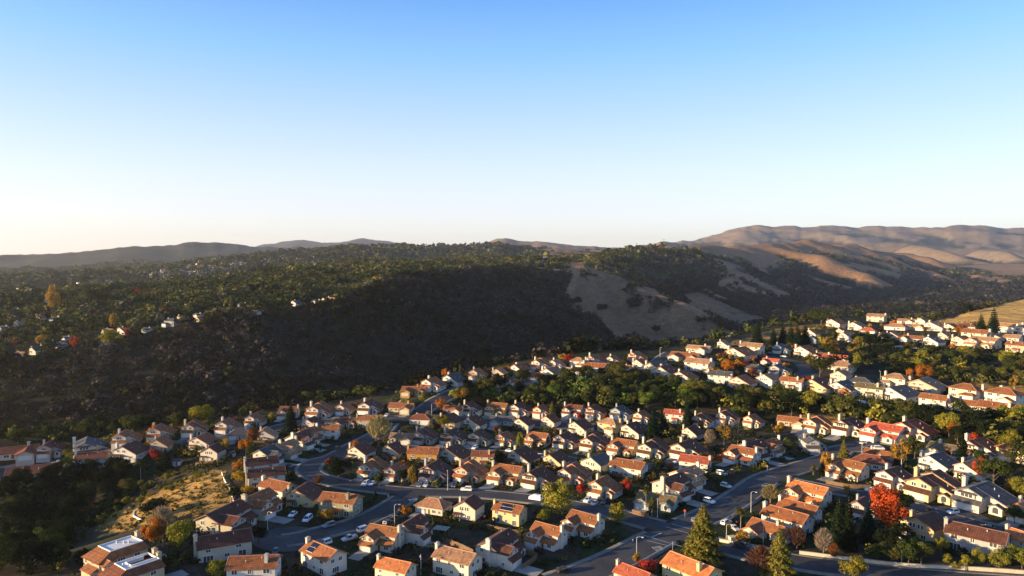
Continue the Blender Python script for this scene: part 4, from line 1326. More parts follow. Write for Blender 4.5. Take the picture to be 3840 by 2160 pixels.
# ------------------------------------------------------------------ trees
def cards(C, Nrm, size, r, asp=1.0, jit_=0.6):
    n = len(C)
    nn = Nrm + r.normal(0, jit_, (n, 3)); nn /= np.linalg.norm(nn, axis=1)[:, None] + 1e-9
    t = np.cross(nn, r.normal(0, 1, (n, 3))); t /= np.linalg.norm(t, axis=1)[:, None] + 1e-9
    b = np.cross(nn, t)
    s = (size * r.uniform(.65, 1.35, n))[:, None]
    t, b = t * s * asp, b * s
    return np.stack([C - t - b * .55, C + t * .35 - b, C + t + b * .5, C - t * .4 + b], 1)
def crown_round(n, rx, rz, zc, seed, nclump=15, cr=.34, size=.05, flat=0.0, top=0.0):
    r = np.random.default_rng(seed)
    d = r.normal(0, 1, (nclump, 3)); d /= np.linalg.norm(d, axis=1)[:, None]
    rad = r.uniform(.35, .78, nclump)[:, None]
    cc = d * rad; cc[:, 2] = np.where(cc[:, 2] < -.55, -.55, cc[:, 2])
    k = r.integers(0, nclump, n)
    e = r.normal(0, 1, (n, 3)); e[:, 2] += .25; e /= np.linalg.norm(e, axis=1)[:, None]
    crr = (cr * r.uniform(.7, 1.25, nclump))[k][:, None]
    P = cc[k] + e * crr * r.uniform(.75, 1.05, (n, 1))
    Nn = e + cc[k] * .7
    P = P * np.array([rx, rx, rz]); 
    if top: P[:, :2] *= (1 - top * np.clip(P[:, 2:3] / rz, -1, 1))
    P[:, 2] += zc
    return cards(P, Nn, np.full(n, size), r)
def crown_cone(n, R, z0, seed, size=.045, pw=.85, droop=.25, gap=.0):
    r = np.random.default_rng(seed)
    z = z0 + (1 - z0) * (1 - np.sqrt(r.uniform(0, 1, n)))
    lev = np.round(z * 17) / 17 * .55 + z * .45
    z = lev
    f = ((1 - z) / (1 - z0)) ** pw
    a = r.uniform(0, 2 * math.pi, n)
    br = .78 + .22 * np.sin(a * 5 + z * 40)
    rr_ = R * f * br * np.sqrt(r.uniform(.12, 1, n)) + .008
    P = np.stack([np.cos(a) * rr_, np.sin(a) * rr_, z - droop * rr_], 1)
    Nn = np.stack([np.cos(a) * .5, np.sin(a) * .5, np.full(n, .8)], 1)
    return cards(P, Nn, size * (.45 + .75 * f), r, 1.5, .45)
def crown_willow(n, seed, size=.04):
    r = np.random.default_rng(seed)
    base = crown_round(n // 2, .42, .3, .66, seed, 16, .34, size)
    m = n - n // 2
    a = r.uniform(0, 2 * math.pi, m); q = r.uniform(.22, .5, m)
    strand = np.round(a * 5) / 5 + r.normal(0, .05, m)
    z = r.uniform(.14, .7, m)
    P = np.stack([np.cos(strand) * q, np.sin(strand) * q, z], 1)
    Nn = np.stack([np.cos(strand), np.sin(strand), np.full(m, .2)], 1)
    return np.concatenate([base, cards(P, Nn, np.full(m, size), r, .7, .4)])
def crown_twigs(n, seed, rx=.3, lf=.25):
    r = np.random.default_rng(seed)
    a = r.uniform(0, 2 * math.pi, n); z = r.uniform(.3, .98, n)
    w = rx * np.sin(np.clip((z - .18) / .82, 0, 1) * math.pi) ** .7 * np.sqrt(r.uniform(.05, 1, n)) + .01
    P = np.stack([np.cos(a) * w, np.sin(a) * w, z], 1)
    d = np.stack([np.cos(a) * .6, np.sin(a) * .6, np.ones(n)], 1) + r.normal(0, .25, (n, 3)); d /= np.linalg.norm(d, axis=1)[:, None]
    t = np.cross(d, r.normal(0, 1, (n, 3))); t /= np.linalg.norm(t, axis=1)[:, None]
    L = r.uniform(.04, .1, n)[:, None]; wd = r.uniform(.004, .011, n)[:, None]
    return np.stack([P - d * L - t * wd, P - d * L + t * wd, P + d * L + t * wd * .6, P + d * L - t * wd * .6], 1)
def crown_palm(seed):
    r = np.random.default_rng(seed); q = []
    for k in range(26):
        a = 2 * math.pi * k / 26 + r.uniform(-.1, .1); el = r.uniform(-.5, 1.2); L = r.uniform(.2, .27)
        p = np.array([0, 0, .86]); d = np.array([math.cos(a) * math.cos(el), math.sin(a) * math.cos(el), math.sin(el)])
        sd = np.array([-math.sin(a), math.cos(a), 0])
        for i in range(6):
            nx = p + d * L / 6; w0, w1 = .05 * math.sin(math.pi * (i + .6) / 7.2), .05 * math.sin(math.pi * (i + 1.5) / 7.2)
            q.append([p - sd * w0, p + sd * w0, nx + sd * w1, nx - sd * w1]); p = nx; d = d + np.array([0, 0, -.22]); d /= np.linalg.norm(d)
    return np.array(q)
def quads_mesh(name, q, mat):
    n = len(q)
    return np_mesh(name, q.reshape(-1, 3), np.arange(n * 4).reshape(n, 4), mat)
def trunk_mesh(kind, seed):
    r = random.Random(seed); mb = MB()
    top = {'cone': .96, 'palm': .87, 'tall': .8, 'twig': .85}.get(kind, .58)
    rb = {'cone': .017, 'palm': .016, 'tall': .014, 'twig': .014}.get(kind, .026)
    n = 5; x = y = 0.0; P = []; R = []
    for i in range(n + 1):
        t = i / n; P.append((x, y, -.05 + t * (top + .05))); R.append(rb * (1.35 if i == 0 else 1) * (1 - .72 * t if kind != 'palm' else 1 - .25 * t))
        x += r.uniform(-.012, .012); y += r.uniform(-.012, .012)
    mb.tube(P, R, 7)
    if kind not in ('cone', 'palm'):
        for k in range(6 if kind != 'twig' else 9):
            a = r.uniform(0, 6.28); z = r.uniform(.24, .55 if kind != 'twig' else .7); L = r.uniform(.18, .34) * (1 if kind != 'tall' else .6)
            i = int((z + .05) / (top + .05) * n); b = P[min(i, n)]
            c = (b[0] + math.cos(a) * L * .45, b[1] + math.sin(a) * L * .45, b[2] + L * .6)
            e = (b[0] + math.cos(a) * L * .8, b[1] + math.sin(a) * L * .8, b[2] + L * 1.15)
            mb.tube([b, c, e], [rb * .5, rb * .32, rb * .12], 5)
    return mb.mesh('trunk', M['bark'])
SPEC = {
 'oak': [('round', crown_round(3600, .50, .37, .62, 100 + s, 22, .33, .018)) for s in range(4)],
 'maple': [('round', crown_round(5000, .36, .40, .59, 120 + s, 26, .29, .0135)) for s in range(3)],
 'poplar': [('tall', crown_round(1500, .21, .45, .55, 140 + s, 18, .36, .018, top=.25)) for s in range(2)],
 'birch': [('tall', crown_round(1500, .30, .42, .57, 160 + s, 24, .28, .018, top=.2)) for s in range(2)],
 'pine': [('cone', crown_cone(6000, .30, .10, 180 + s, .016)) for s in range(2)],
 'redwood': [('cone', crown_cone(5000, .22, .06, 190 + s, .016, .7)) for s in range(2)],
 'cypress': [('cone', crown_round(1200, .11, .47, .52, 200, 18, .4, .018, top=.35))],
 'willow': [('round', crown_willow(3000, 210, .026))],
 'bare': [('twig', crown_twigs(900, 220 + s)) for s in range(2)],
 'palm': [('palm', crown_palm(230))],
 'bush': [('round', crown_round(900, .62, .46, .5, 240 + s, 14, .36, .04)) for s in range(2)],
}
_tm = {}
for sp_, L_ in SPEC.items():
    _tm[sp_] = [(quads_mesh('crown', q, M['leaf']), trunk_mesh(kd, 7 + i)) for i, (kd, q) in enumerate(L_)]
SPEC.clear()
LEAFC = {'dark': (.016, .022, .009), 'green': (.052, .062, .017), 'olive': (.10, .092, .024), 'yellowgreen': (.22, .19, .025), 'bright': (.11, .15, .025), 'yellow': (.40, .26, .03),
         'golden': (.36, .20, .03), 'orange': (.42, .15, .02), 'rust': (.20, .07, .025), 'red': (.36, .04, .025), 'flame': (.45, .075, .02), 'bare': (.26, .20, .14), 'russet': (.14, .06, .035),
         'conifer': (.018, .03, .014), 'pine': (.17, .145, .03), 'grey': (.075, .08, .055), 'straw': (.30, .24, .10)}
BARKC = {'birch': (.42, .38, .32), 'palm': (.20, .16, .12), 'bare': (.26, .20, .15), 'willow': (.14, .10, .07)}
NAMES = {'oak': 'oak_tree', 'maple': 'maple_tree', 'poplar': 'poplar_tree', 'birch': 'birch_tree', 'pine': 'pine_tree', 'redwood': 'conifer_tree', 'cypress': 'cypress_tree', 'willow': 'willow_tree', 'bare': 'bare_tree', 'palm': 'palm_tree', 'bush': 'shrub'}
TREEP = []
def tree(x, y, h, sp_, colr, label, group=None, wf=1.0):
    ck, tk = random.choice(_tm[sp_])
    z = float(ground(x, y))
    root = empty(NAMES[sp_], (x, y, z), random.uniform(0, 6.28))
    root.scale = (h * wf, h * wf, h)
    tag(root, label, 'shrub' if sp_ == 'bush' else ('palm' if sp_ == 'palm' else 'tree'), group)
    link('crown', ck, root, jit(LEAFC[colr], .14))
    link('trunk' if sp_ != 'bush' else 'stem', tk, root, jit(BARKC.get(sp_, (.10, .075, .055)), .15))
    TREEP.append((x, y, h))
    return root
TREES = """
A 2195 352 195 redwood conifer 1.25|tall dark conifer standing between two canyon-edge houses at left
A 1515 335 160 oak yellowgreen 1.1|broad yellow-green tree above the canyon edge, largest there at left
A 1350 352 130 maple green|rounded green tree directly left of the broad yellow-green canyon-edge tree
A 2052 305 85 maple yellow|small yellow tree just left of tall dark conifer at canyon edge
A 1835 285 105 maple olive|olive tree with orange tints behind canyon-edge houses at left
A 1920 215 45 bush rust|rust-brown bush at canyon edge above the left houses
A 540 612 100 oak olive|grey-olive round tree between dark-roofed houses at far left
A 1172 612 105 maple red|dark red tree between white gabled house and dark conifer at left
A 1250 650 150 pine conifer 1.2|dark conifer beside red tree in the second left row
A 1060 745 150 palm green 1.3|tall palm rising from the dark ravine trees at left
A 1120 500 75 birch yellow|small golden tree at driveway in canyon-edge row at left
A 1160 415 100 maple orange|orange tree behind the canyon-edge terracotta roof at left
A 1855 545 125 maple orange|bright orange tree right of the white garden shed on left spur
A 1915 475 140 maple rust|rust-coloured tree directly above the bright orange left spur tree
A 1700 530 105 maple yellow|yellow and red tree left of the low grey house, second left row
A 1665 505 70 bush olive|olive bush beside the yellow and red tree at left
A 1415 545 75 pine conifer|small dark conifer left of the white gabled house in left row
A 1800 655 75 bush orange|orange bush at top of the dry hillside
A 1890 560 80 oak green|dark green tree beneath the bright orange tree on left spur
A 1880 835 65 bush golden 1.4|low golden shrub left of the white house with blank gable
A 1815 740 80 bush yellow 1.3|yellow-leaved shrub left of the biggest dark brown roof
A 1772 885 95 oak dark|dark round tree at foot of the pale fence on dry hillside
A 1165 1020 130 oak dark 1.5|almost black spreading oak on the dry hillside
A 1160 1265 235 maple orange 1.0|orange and green autumn tree above flat-roofed house at lower left
A 1225 1240 250 bare bare|tall leafless tree behind the orange autumn tree at lower left
A 1355 1305 235 oak yellowgreen .85|tall yellow-green tree with pale trunk above the twin-chimney house
A 1950 1215 125 oak dark|dark round tree beside big beige gabled house
A 1640 1500 150 oak yellowgreen|yellow-green bushy tree at bottom edge, left of ribbed terracotta roof
A 960 838 105 oak olive|lone olive round oak at right end of the dark left ravine
A 2480 645 80 maple red|pinkish red tree left of the large dark oak at street bend
B 620 740 170 oak dark 1.15|large dark oak at the inner street bend
B 470 765 65 bush russet|russet bush beside the curved street bend
B 930 455 185 bare straw 1.5|tall pale straw-yellow nearly bare tree above third row
B 750 555 120 maple orange|orange tree beside blue street at left end of fourth row
B 1300 295 75 bare bare|small leafless tree beside yellow-green tree near upper street
B 1395 212 105 maple orange 1.05|round orange tree at corner below oak belt
B 1400 335 95 oak yellowgreen 1.3|yellow-green spreading tree at left end of second row
B 1180 785 155 poplar golden|slim golden tree between two fifth-row garage fronts
B 930 785 115 maple green|green tree beside two parked white cars in fifth row
B 1105 750 95 oak dark|dark tree beside slim golden tree in fifth row
B 1840 612 105 oak dark 1.1|dense dark round tree between fourth-row gables
B 1812 385 75 maple rust|rust-red tree behind third-row terracotta roof
B 1992 498 135 poplar yellowgreen|slim yellow-green tree between third-row houses
B 900 890 75 cypress dark 1.6|small dark cypress on the street corner lawn
B 540 1035 80 bush golden 1.6|golden shrub in front of olive corner house
B 1130 980 60 bush orange 1.4|orange shrub beside lamp post left of broad tan roof
B 1140 175 60 bush yellowgreen 1.4|bright yellow-green shrub right of ochre-yellow house
C 345 985 235 willow yellowgreen 1.0|biggest yellow-green willow leaning over the curved street
C 235 1065 105 oak yellowgreen 1.0|smaller yellow-green tree below the biggest willow
C 522 855 105 maple red|bright red tree at left of fifth-row garage beside the willow
C 868 842 120 maple red|crimson red tree beside blue-grey house with olive roof
C 512 290 65 maple red|small crimson tree in first row below oak belt
C 262 470 75 maple red|dark crimson tree beside third-row garage
C 795 1050 140 willow yellowgreen .9|yellow-green weeping tree at left of main intersection
C 302 258 130 pine pine|slim pale pine standing in first row below oak belt
C 1060 405 200 redwood conifer 1.3|left one of two tall dark conifers in second row
C 1145 395 175 redwood conifer 1.2|right one of two tall dark conifers in second row
C 1322 330 205 redwood conifer 1.0|tall dark conifer rising alone at the oak belt edge
C 1600 465 165 birch golden 1.15|large golden-yellow tree in second row above middle road
C 1492 475 110 bare bare 1.1|pale leafless tree left of the large golden-yellow tree
C 1700 465 140 bare grey 1.3|grey-green wispy tree right of the large golden-yellow tree
C 1702 245 65 bush bright 1.4|bright green round shrub at oak belt above first row
C 1450 615 90 oak olive|olive round tree at right end of third row
C 1425 350 75 maple golden|small golden tree among first-row houses at right
C 705 300 70 maple rust|rust-brown tree between first-row houses at centre
C 1440 1312 400 pine pine 1.3|biggest sunlit pine at the main intersection
C 1010 985 205 palm olive .8|palm standing in front of the olive-roofed house
C 1055 995 140 birch olive|wispy olive tree right of the palm at olive-roofed house
C 1110 630 65 bush olive 1.3|olive shrub beside white house in fourth row
C 940 1385 95 maple golden|cone-shaped golden tree at bottom below lamp post
C 1035 1420 85 bush red 1.6|red-leaved bush at bottom between two orange roofs
D 1215 600 165 pine pine 1.1|single tall pine beside the upper end of main road
D 1080 695 165 birch golden .9|tall golden wispy tree right of wide intersection
D 1050 720 110 cypress dark 1.6|dark columnar tree beside tall golden wispy tree
D 985 690 75 birch olive|small olive tree at corner left of tall golden wispy tree
D 1650 645 200 birch golden 1.1|tall golden birch on lower right streets
D 1750 565 140 oak green .8|dark green tree directly right of tall golden birch
D 2060 425 120 maple orange 1.2|orange-yellow tree at edge of right woods
D 2195 485 95 maple flame 1.6|broad scarlet tree behind white chimney house at right
D 2250 745 160 maple flame .9|flame-red tree beside free-standing tall white chimney
D 2350 790 180 oak green 1.1|green tree with forked pale trunks near right edge
D 1540 1185 365 maple flame .95|biggest scarlet maple of the whole scene, lower right
D 1175 1250 350 redwood conifer .95|left dark conifer of the tall pair behind tile-roof row
D 1245 1262 375 redwood dark .85|right dark conifer of the tall pair behind tile-roof row
D 1400 1205 270 pine conifer .95|dark pine directly left of biggest scarlet maple
D 1665 1010 150 oak dark|dark tree directly behind biggest scarlet maple at right
D 1990 575 65 maple red 1.5|small red tree before the olive-roofed house
D 2108 640 190 cypress dark 1.5|tall dark columnar tree beside white chimney house
D 435 1115 160 palm olive 1.3|bushy palm at left end of tile-roof row
D 738 395 95 maple golden 1.3|golden round tree below first-row right end
D 682 222 80 maple yellow|yellow tree at upper edge of the right belt
D 812 235 105 maple yellowgreen 1.1|yellow-green rounded tree in the right belt
D 440 245 65 bush yellowgreen 1.4|yellow-green shrub at left edge of right belt
D 660 900 110 bare straw 1.8|straw-yellow ornamental grasses left of topmost orange roof
D 1240 855 85 maple golden|small golden tree right of topmost orange tile roof
D 730 1500 390 pine pine 1.15|big yellow-green conifer at bottom edge, lower right
D 600 1470 190 bare russet 1.7|brown leafless tree left of big bottom-edge conifer
D 1060 1305 175 bare bare 1.0|thin leafless tree before the dark conifer pair
D 1140 1330 105 bare rust 1.0|small reddish bare tree beside roadside wall
D 1290 1500 170 oak yellowgreen 1.1|yellow-green tree at bottom edge right of big conifer
D 1470 1365 125 oak green 1.1|green tree beside lamp post on roadside wall
D 1570 1375 140 oak olive 1.0|olive tree right of lamp post behind roadside wall
D 1700 1375 160 oak green 1.1|green tree below yellow gabled house behind roadside wall
D 1800 1370 150 oak olive 1.0|olive tree left of small yellow street tree behind roadside wall
D 1955 1290 115 maple yellowgreen|yellow-green tree left of long grey house
D 1995 1398 95 maple yellowgreen 1.0|small yellow street tree with visible trunk on roadside wall
D 2055 1410 50 bush yellowgreen|round yellow bush beside the small yellow street tree
D 2135 1415 110 maple yellowgreen 1.0|yellow-green tree in front of long grey house
D 2230 1410 140 maple yellowgreen .9|taller yellow-green tree in front of long grey house
D 2385 1425 125 oak yellowgreen 1.1|yellow-green tree right of long grey house
D 2470 1420 140 oak green 1.0|green tree at lower right corner behind roadside wall
D 2560 1425 160 oak yellowgreen 1.0|yellow-green tree cut by right edge at lower corner
D 2160 1220 120 birch golden .6|thin golden tree against long grey house wall
D 2425 1270 95 maple rust 1.0|rust-red shrubby tree right of long grey house
D 2540 900 150 oak yellowgreen 1.0|yellow-green tree at right edge above large grey-roofed house
D 2470 860 100 maple golden 1.0|golden tree left of right-edge yellow-green tree
D 2570 690 200 oak green 1.0|tall green tree cut by right edge beside yellow house
D 450 1200 75 bush golden 1.6|golden bush in front of lowest tile-roof house
D 560 1230 65 bush green 1.6|green bush behind roadside wall below tile-roof row
D 860 1250 140 bare russet 1.3|russet bare tree behind roadside wall under tile roofs
D 755 1170 135 pine pine .8|slim pine before tile-roof row
G 560 880 165 redwood conifer 1.35|leftmost tall dark conifer on the grassy canyon rim
G 685 865 115 redwood conifer 1.2|smaller dark conifer right of leftmost rim conifer
G 755 870 135 redwood conifer 1.3|dark conifer at left of the four-conifer rim clump
G 818 885 155 redwood conifer 1.3|second conifer in the four-conifer rim clump
G 865 890 160 redwood conifer 1.2|third conifer in the four-conifer rim clump
G 925 878 150 redwood conifer 1.2|rightmost conifer in the four-conifer rim clump
G 2345 812 180 redwood conifer 1.1|taller of two dark conifers on right hillcrest
G 2252 800 135 redwood conifer 1.2|shorter of two dark conifers on right hillcrest
G 340 1112 125 maple orange 1.0|bright orange tree in middle cluster on right slope
G 1090 912 90 maple golden 1.1|golden tree beside dark oaks on right slope
G 955 1035 95 poplar yellow 1.0|yellow upright tree beside sloping street
G 1095 1050 90 maple orange 1.0|orange tree beside red-roofed house on right slope
G 940 1185 70 maple red 1.3|dark red tree at end of sloping street
G 2085 802 65 maple orange 1.5|orange tree below right hillcrest houses
G 1045 722 100 oak green 1.5|big dark green tree at tip of canyon rim
G 1035 1120 150 oak green 1.2|tall green oak beside sloping street
G 1320 865 75 oak dark 1.3|dark oak between right slope houses
G 1815 1152 115 maple orange 1.5|wide orange tree in the right ravine
G 1715 1132 75 maple orange 1.2|smaller orange tree left of wide orange ravine tree
G 2500 1218 95 birch golden 1.0|golden tree on dry grass at right edge
G 1310 1080 130 poplar yellowgreen 1.0|slim yellow-green tree in right ravine
G 240 1110 70 bush golden 1.5|golden bush left of bright orange slope tree
G 520 1125 85 maple rust 1.2|rust tree left of grey dark-roofed slope house
G 300 1010 80 maple russet 1.4|russet tree left of gabled cream slope house
G 1220 1260 60 bush orange 1.3|orange shrub beside white ravine-street house
G 470 1045 50 bush red 1.0|small red shrub in middle slope cluster
F 1022 1245 95 maple orange 1.2|orange tree above hill road in front row
F 900 1308 110 oak golden 1.2|golden tree beside the hill road
F 1232 1095 65 maple rust 1.0|rust-red tree left of white back-row house
F 1080 1105 55 bush rust 1.2|rust-red shrub behind beige back-row house
F 1678 992 55 bush yellow 1.3|yellow shrub at top of back row
F 1722 1000 60 bush red 1.3|red shrub at top of back row
F 900 1125 100 pine grey 1.0|grey-green conifer at canyon edge of back row
F 790 1145 95 maple orange .9|orange tree at canyon edge of back row
F 688 1142 60 redwood conifer 1.3|small dark conifer at canyon edge near ochre house
F 615 1325 75 maple yellowgreen 1.2|yellow-green tree right of ochre-yellow house
F 2100 1215 75 oak bright 1.3|bright green tree in oak belt below front row
F 1620 1160 60 oak bright 1.3|light green tree below white front-row gable
E 320 895 85 maple golden 1.5|golden-orange tree on far plateau edge at left
E 350 900 55 maple orange 1.2|orange shrub-like tree beside golden plateau tree
E 570 925 100 maple flame .9|scarlet tree on far plateau edge
E 965 830 75 maple red .9|red tree right of plateau centre houses
E 400 655 195 birch golden .8|tall golden tree on the far plateau
E 860 765 115 poplar golden 1.0|golden slim tree in plateau woods
E 850 905 120 oak yellowgreen 1.2|yellow-green oak on plateau edge above dark slope
E 1745 665 140 redwood pine 1.0|tall dark conifer beside yellow plateau house
E 1035 512 55 maple red 1.3|red tree high on the far plateau
E 1090 532 35 maple red 1.2|small red tree right of high red plateau tree
E 1330 508 45 maple red 1.3|pinkish red tree on far plateau ridge
E 500 585 50 maple rust 1.2|rust tree left of plateau centre
E 1250 675 70 oak rust 1.2|rust-brown oak on plateau edge
E 120 895 60 maple rust 1.2|rust-brown tree left on plateau edge
E 680 570 100 oak green 1.1|large green oak on far plateau left
E 2160 550 50 maple orange 1.0|small orange tree near plateau right houses
E 1070 740 80 oak yellowgreen 1.0|yellow-green oak on plateau edge
E 550 810 60 oak olive 1.0|olive oak on left plateau edge
F 1785 575 62 oak dark 1.1|dark round oak at left edge of bare brown spur
F 1965 640 75 oak dark 1.2|dark oak at lower left corner of bare brown spur
F 2375 790 58 oak dark 1.2|dark round oak low on bare brown spur at right
"""
def poly_in(px, py, poly):
    r = np.zeros(np.shape(px), bool); n = len(poly)
    for i in range(n):
        (x0, y0), (x1, y1) = poly[i], poly[(i + 1) % n]
        c = ((y0 > py) != (y1 > py)) & (px < (x1 - x0) * (py - y0) / (y1 - y0 + 1e-12) + x0)
        r ^= c
    return r
def clear_of_houses(x, y, m=0.5):
    for hx, hy, hz, rz, sc, ft, dr, lab, root in HOUSES:
        dx, dy = x - hx, y - hy
        if dx * dx + dy * dy > 400: continue
        c, s = math.cos(-rz), math.sin(-rz); lx, ly = (dx * c - dy * s) / sc, (dx * s + dy * c) / sc
        if ft[0] - m < lx < ft[1] + m and ft[2] - m < ly < ft[3] + m: return False
    return True
BELTS = [
 ([(0,1108),(190,1084),(420,1054),(600,1026),(700,1012),(850,1000),(1000,986),(1010,1000),(860,1014),(620,1046),(430,1080),(200,1112),(0,1136)], 36, (6, 11), 'oak', ('olive','green','green','dark'), 'rounded evergreen oak in the rim belt between left houses and dark canyon', 'oaks on the left canyon rim'),
 ([(1130,1010),(1200,985),(1330,965),(1440,968),(1560,950),(1660,975),(1750,985),(1830,1000),(1800,1030),(1700,1034),(1500,1030),(1250,1026)], 62, (8, 13), 'oak', ('green','dark','green','olive','bright'), 'bushy green oak in the belt between the two central house groups', 'oaks in the central belt'),
 ([(2060,868),(2150,850),(2230,870),(2330,885),(2450,900),(2576,905),(2590,985),(2480,978),(2340,955),(2250,945),(2190,935),(2110,930)], 46, (8, 13), 'oak', ('green','olive','dark','dark','green','yellowgreen','olive'), 'bushy oak in the wooded ravine on the right slope', 'oaks in the right ravine'),
 ([(1700,1000),(1850,1005),(2010,1020),(2150,1035),(2280,1050),(2420,1075),(2576,1085),(2590,1150),(2480,1140),(2380,1110),(2240,1082),(2050,1050),(1850,1045)], 56, (9, 15), 'oak', ('green','dark','olive','dark','green','yellowgreen','olive'), 'bushy oak in the woods below the right ravine street', 'oaks below the ravine street'),
 ([(0,1235),(70,1222),(130,1200),(200,1180),(290,1195),(330,1212),(270,1250),(200,1290),(165,1340),(150,1440),(0,1449)], 46, (7, 12), 'oak', ('dark','dark','green','dark'), 'dark evergreen oak massed in the shaded ravine at lower left', 'oaks in the lower left ravine'),
 ([(250,1275),(330,1235),(430,1190),(540,1178),(555,1190),(440,1240),(350,1270),(262,1320)], 14, (3, 5), 'oak', ('olive','yellowgreen','green'), 'small scrubby oak on the dry hillside at left', 'scrub oaks on the dry hillside'),
 ([(1720,860),(1800,845),(1900,822),(1990,812),(2080,800),(2085,812),(1960,830),(1860,850),(1760,872)], 8, (5, 9), 'oak', ('green','dark','olive'), 'dark oak along the grassy canyon rim at right', 'oaks on the right canyon rim'),
 ([(2420,782),(2470,762),(2576,735),(2590,745),(2500,768),(2440,790)], 8, (8, 13), 'oak', ('green','dark','olive'), 'dark oak behind the golden grass knoll at right edge', 'oaks behind the golden knoll'),
 ([(2250,1180),(2420,1130),(2576,1200),(2590,1420),(2400,1430),(2150,1410),(2050,1390),(2080,1300)], 8, (5, 9), 'oak', ('green','dark','olive'), 'dark garden tree among the lower right houses', 'garden trees on the lower right streets'),
]
FILL = [
 ([(372,1335),(500,1325),(505,1449),(400,1449)], 14, (3, 6), 'oak', ('dark','dark','green'), '', ''),
 ([(262,1262),(322,1222),(340,1232),(290,1300),(215,1345),(150,1345),(190,1295)], 34, (2.5, 5), 'oak', ('dark','dark','green','olive'), '', ''),
 ([(0,1340),(150,1330),(215,1352),(205,1449),(0,1449)], 26, (3, 6), 'oak', ('dark','dark','green','olive'), '', ''),
 ([(1280,1040),(1700,1045),(2000,1070),(1990,1200),(1500,1230),(1100,1230),(950,1150),(1100,1060)], 70, (3, 6), 'oak', ('green','dark','olive','rust','dark','yellowgreen','olive'), 'small dark garden tree squeezed between the middle house rows', 'garden trees between the middle rows'),
 ([(1750,925),(2000,830),(2300,800),(2540,830),(2400,880),(2080,900),(2000,960),(1800,960)], 60, (4, 8), 'oak', ('green','dark','olive','golden','rust','orange','yellowgreen','olive'), 'garden tree among the houses on the right slope', 'garden trees on the right slope'),
 ([(1070,985),(1330,915),(1600,905),(1720,930),(1700,955),(1350,962),(1130,990)], 36, (3, 6), 'oak', ('green','dark','olive','rust','yellowgreen'), 'small garden tree among the hilltop houses above the oak belt', 'garden trees among the hilltop houses'),
 ([(0,1170),(250,1110),(600,1060),(720,1090),(520,1150),(300,1160),(60,1200)], 40, (3, 6), 'oak', ('green','dark','olive','rust','yellowgreen'), 'small garden tree between the left house rows', 'garden trees between the left rows'),
]
def build_trees():
    for ln in TREES.strip().split('\n'):
        a, lab = ln.split('|'); t = a.split()
        c, x, yb, h = t[0], float(t[1]), float(t[2]), float(t[3])
        px, py = hit(*UV(c, x, yb), 640 if c == 'E' else 0)
        D = math.hypot(px, py)
        hm = h / 3.0 * D / F * (1.12 if t[4] not in ('redwood', 'pine', 'palm') else 1.04)
        tree(px, py, hm, t[4], t[5], lab, None, float(t[6]) if len(t) > 6 else 1.0)
    for poly, n, hr, sp_, cols, lab, grp in BELTS:
        us, vs = [p[0] for p in poly], [p[1] for p in poly]; k = 0; tries = 0; mine = []
        while k < n and tries < n * 25:
            tries += 1
            u, v = random.uniform(min(us), max(us)), random.uniform(min(vs), max(vs))
            if not poly_in(np.array(u), np.array(v), poly): continue
            x, y = hit(u, v)
            h = random.uniform(*hr)
            if not clear_of_houses(x, y, .8): continue
            if any((x - a) ** 2 + (y - b) ** 2 < (0.34 * (h + q)) ** 2 for a, b, q in mine): continue
            if road_dist(np.array([x]), np.array([y]))[0] < 1.6: continue
            tree(x, y, h, sp_, random.choice(cols), lab, grp, random.uniform(.9, 1.2)); mine.append((x, y, h)); k += 1

# ------------------------------------------------------------------ vegetation nobody could count: woodland masses and garden shrubs
def template(n, kind, seed):
    if kind == 'oak': return crown_round(n, .52, .42, .56, seed, 9, .42, .42 / math.sqrt(n) * 1.5).reshape(-1, 3)
    return crown_cone(n, .24, .05, seed, .30 / math.sqrt(n) * 1.6).reshape(-1, 3)
def mass(name, X, Y, Hh, Wd, colr, ncard, kinds, label):
    V, T = [], []
    Z = ground(X, Y); ang = rng.uniform(0, 6.28, len(X))
    nt_ = 5
    for ki, kd in enumerate(('oak', 'cone')):
        for s in range(nt_):
            tv = template(ncard, kd, 300 + s + 20 * ki)
            m = np.where((kinds == ki) & (np.arange(len(X)) % nt_ == s))[0]
            if len(m) == 0: continue
            c, sn = np.cos(ang[m])[:, None], np.sin(ang[m])[:, None]
            x = (tv[None, :, 0] * c - tv[None, :, 1] * sn) * Wd[m][:, None] + X[m][:, None]
            y = (tv[None, :, 0] * sn + tv[None, :, 1] * c) * Wd[m][:, None] + Y[m][:, None]
            z = tv[None, :, 2] * Hh[m][:, None] + Z[m][:, None] - .4
            V.append(np.stack([x, y, z], -1).reshape(-1, 3)); T.append(np.repeat(colr[m], tv.shape[0], 0))
    V = np.concatenate(V); T = np.concatenate(T)
    me = np_mesh(name, V, np.arange(len(V)).reshape(-1, 4), M['leafmass'], T)
    return tag(link(name, me), label, 'vegetation', kind='stuff')
UG, VG = project(XG, YG, ZG)
_f1 = fbm(XG / 90, YG / 90, 21); _f2 = fbm(XG / 300, YG / 300, 31)
_leftness = 1 - sstep(1380, 1520, UG)
WOOD = np.where(RG < 2300, .95 * _leftness + (1 - _leftness) * .72, .86 * (1 - sstep(1250, 1500, UG)) + .42 * sstep(1250, 1500, UG))
WOOD = np.where(RG > 5000, .62 * (1 - sstep(900, 1300, UG)) + .26 * sstep(900, 1300, UG), WOOD)
def _blur(A, n, ax):
    P = np.concatenate([np.repeat(np.take(A, [0], ax), n + 1, ax), A, np.repeat(np.take(A, [-1], ax), n, ax)], ax)
    c = np.cumsum(P, ax); L_ = A.shape[ax]
    hi = np.take(c, np.arange(2 * n + 1, 2 * n + 1 + L_), ax); lo = np.take(c, np.arange(0, L_), ax)
    return (hi - lo) / (2 * n + 1)
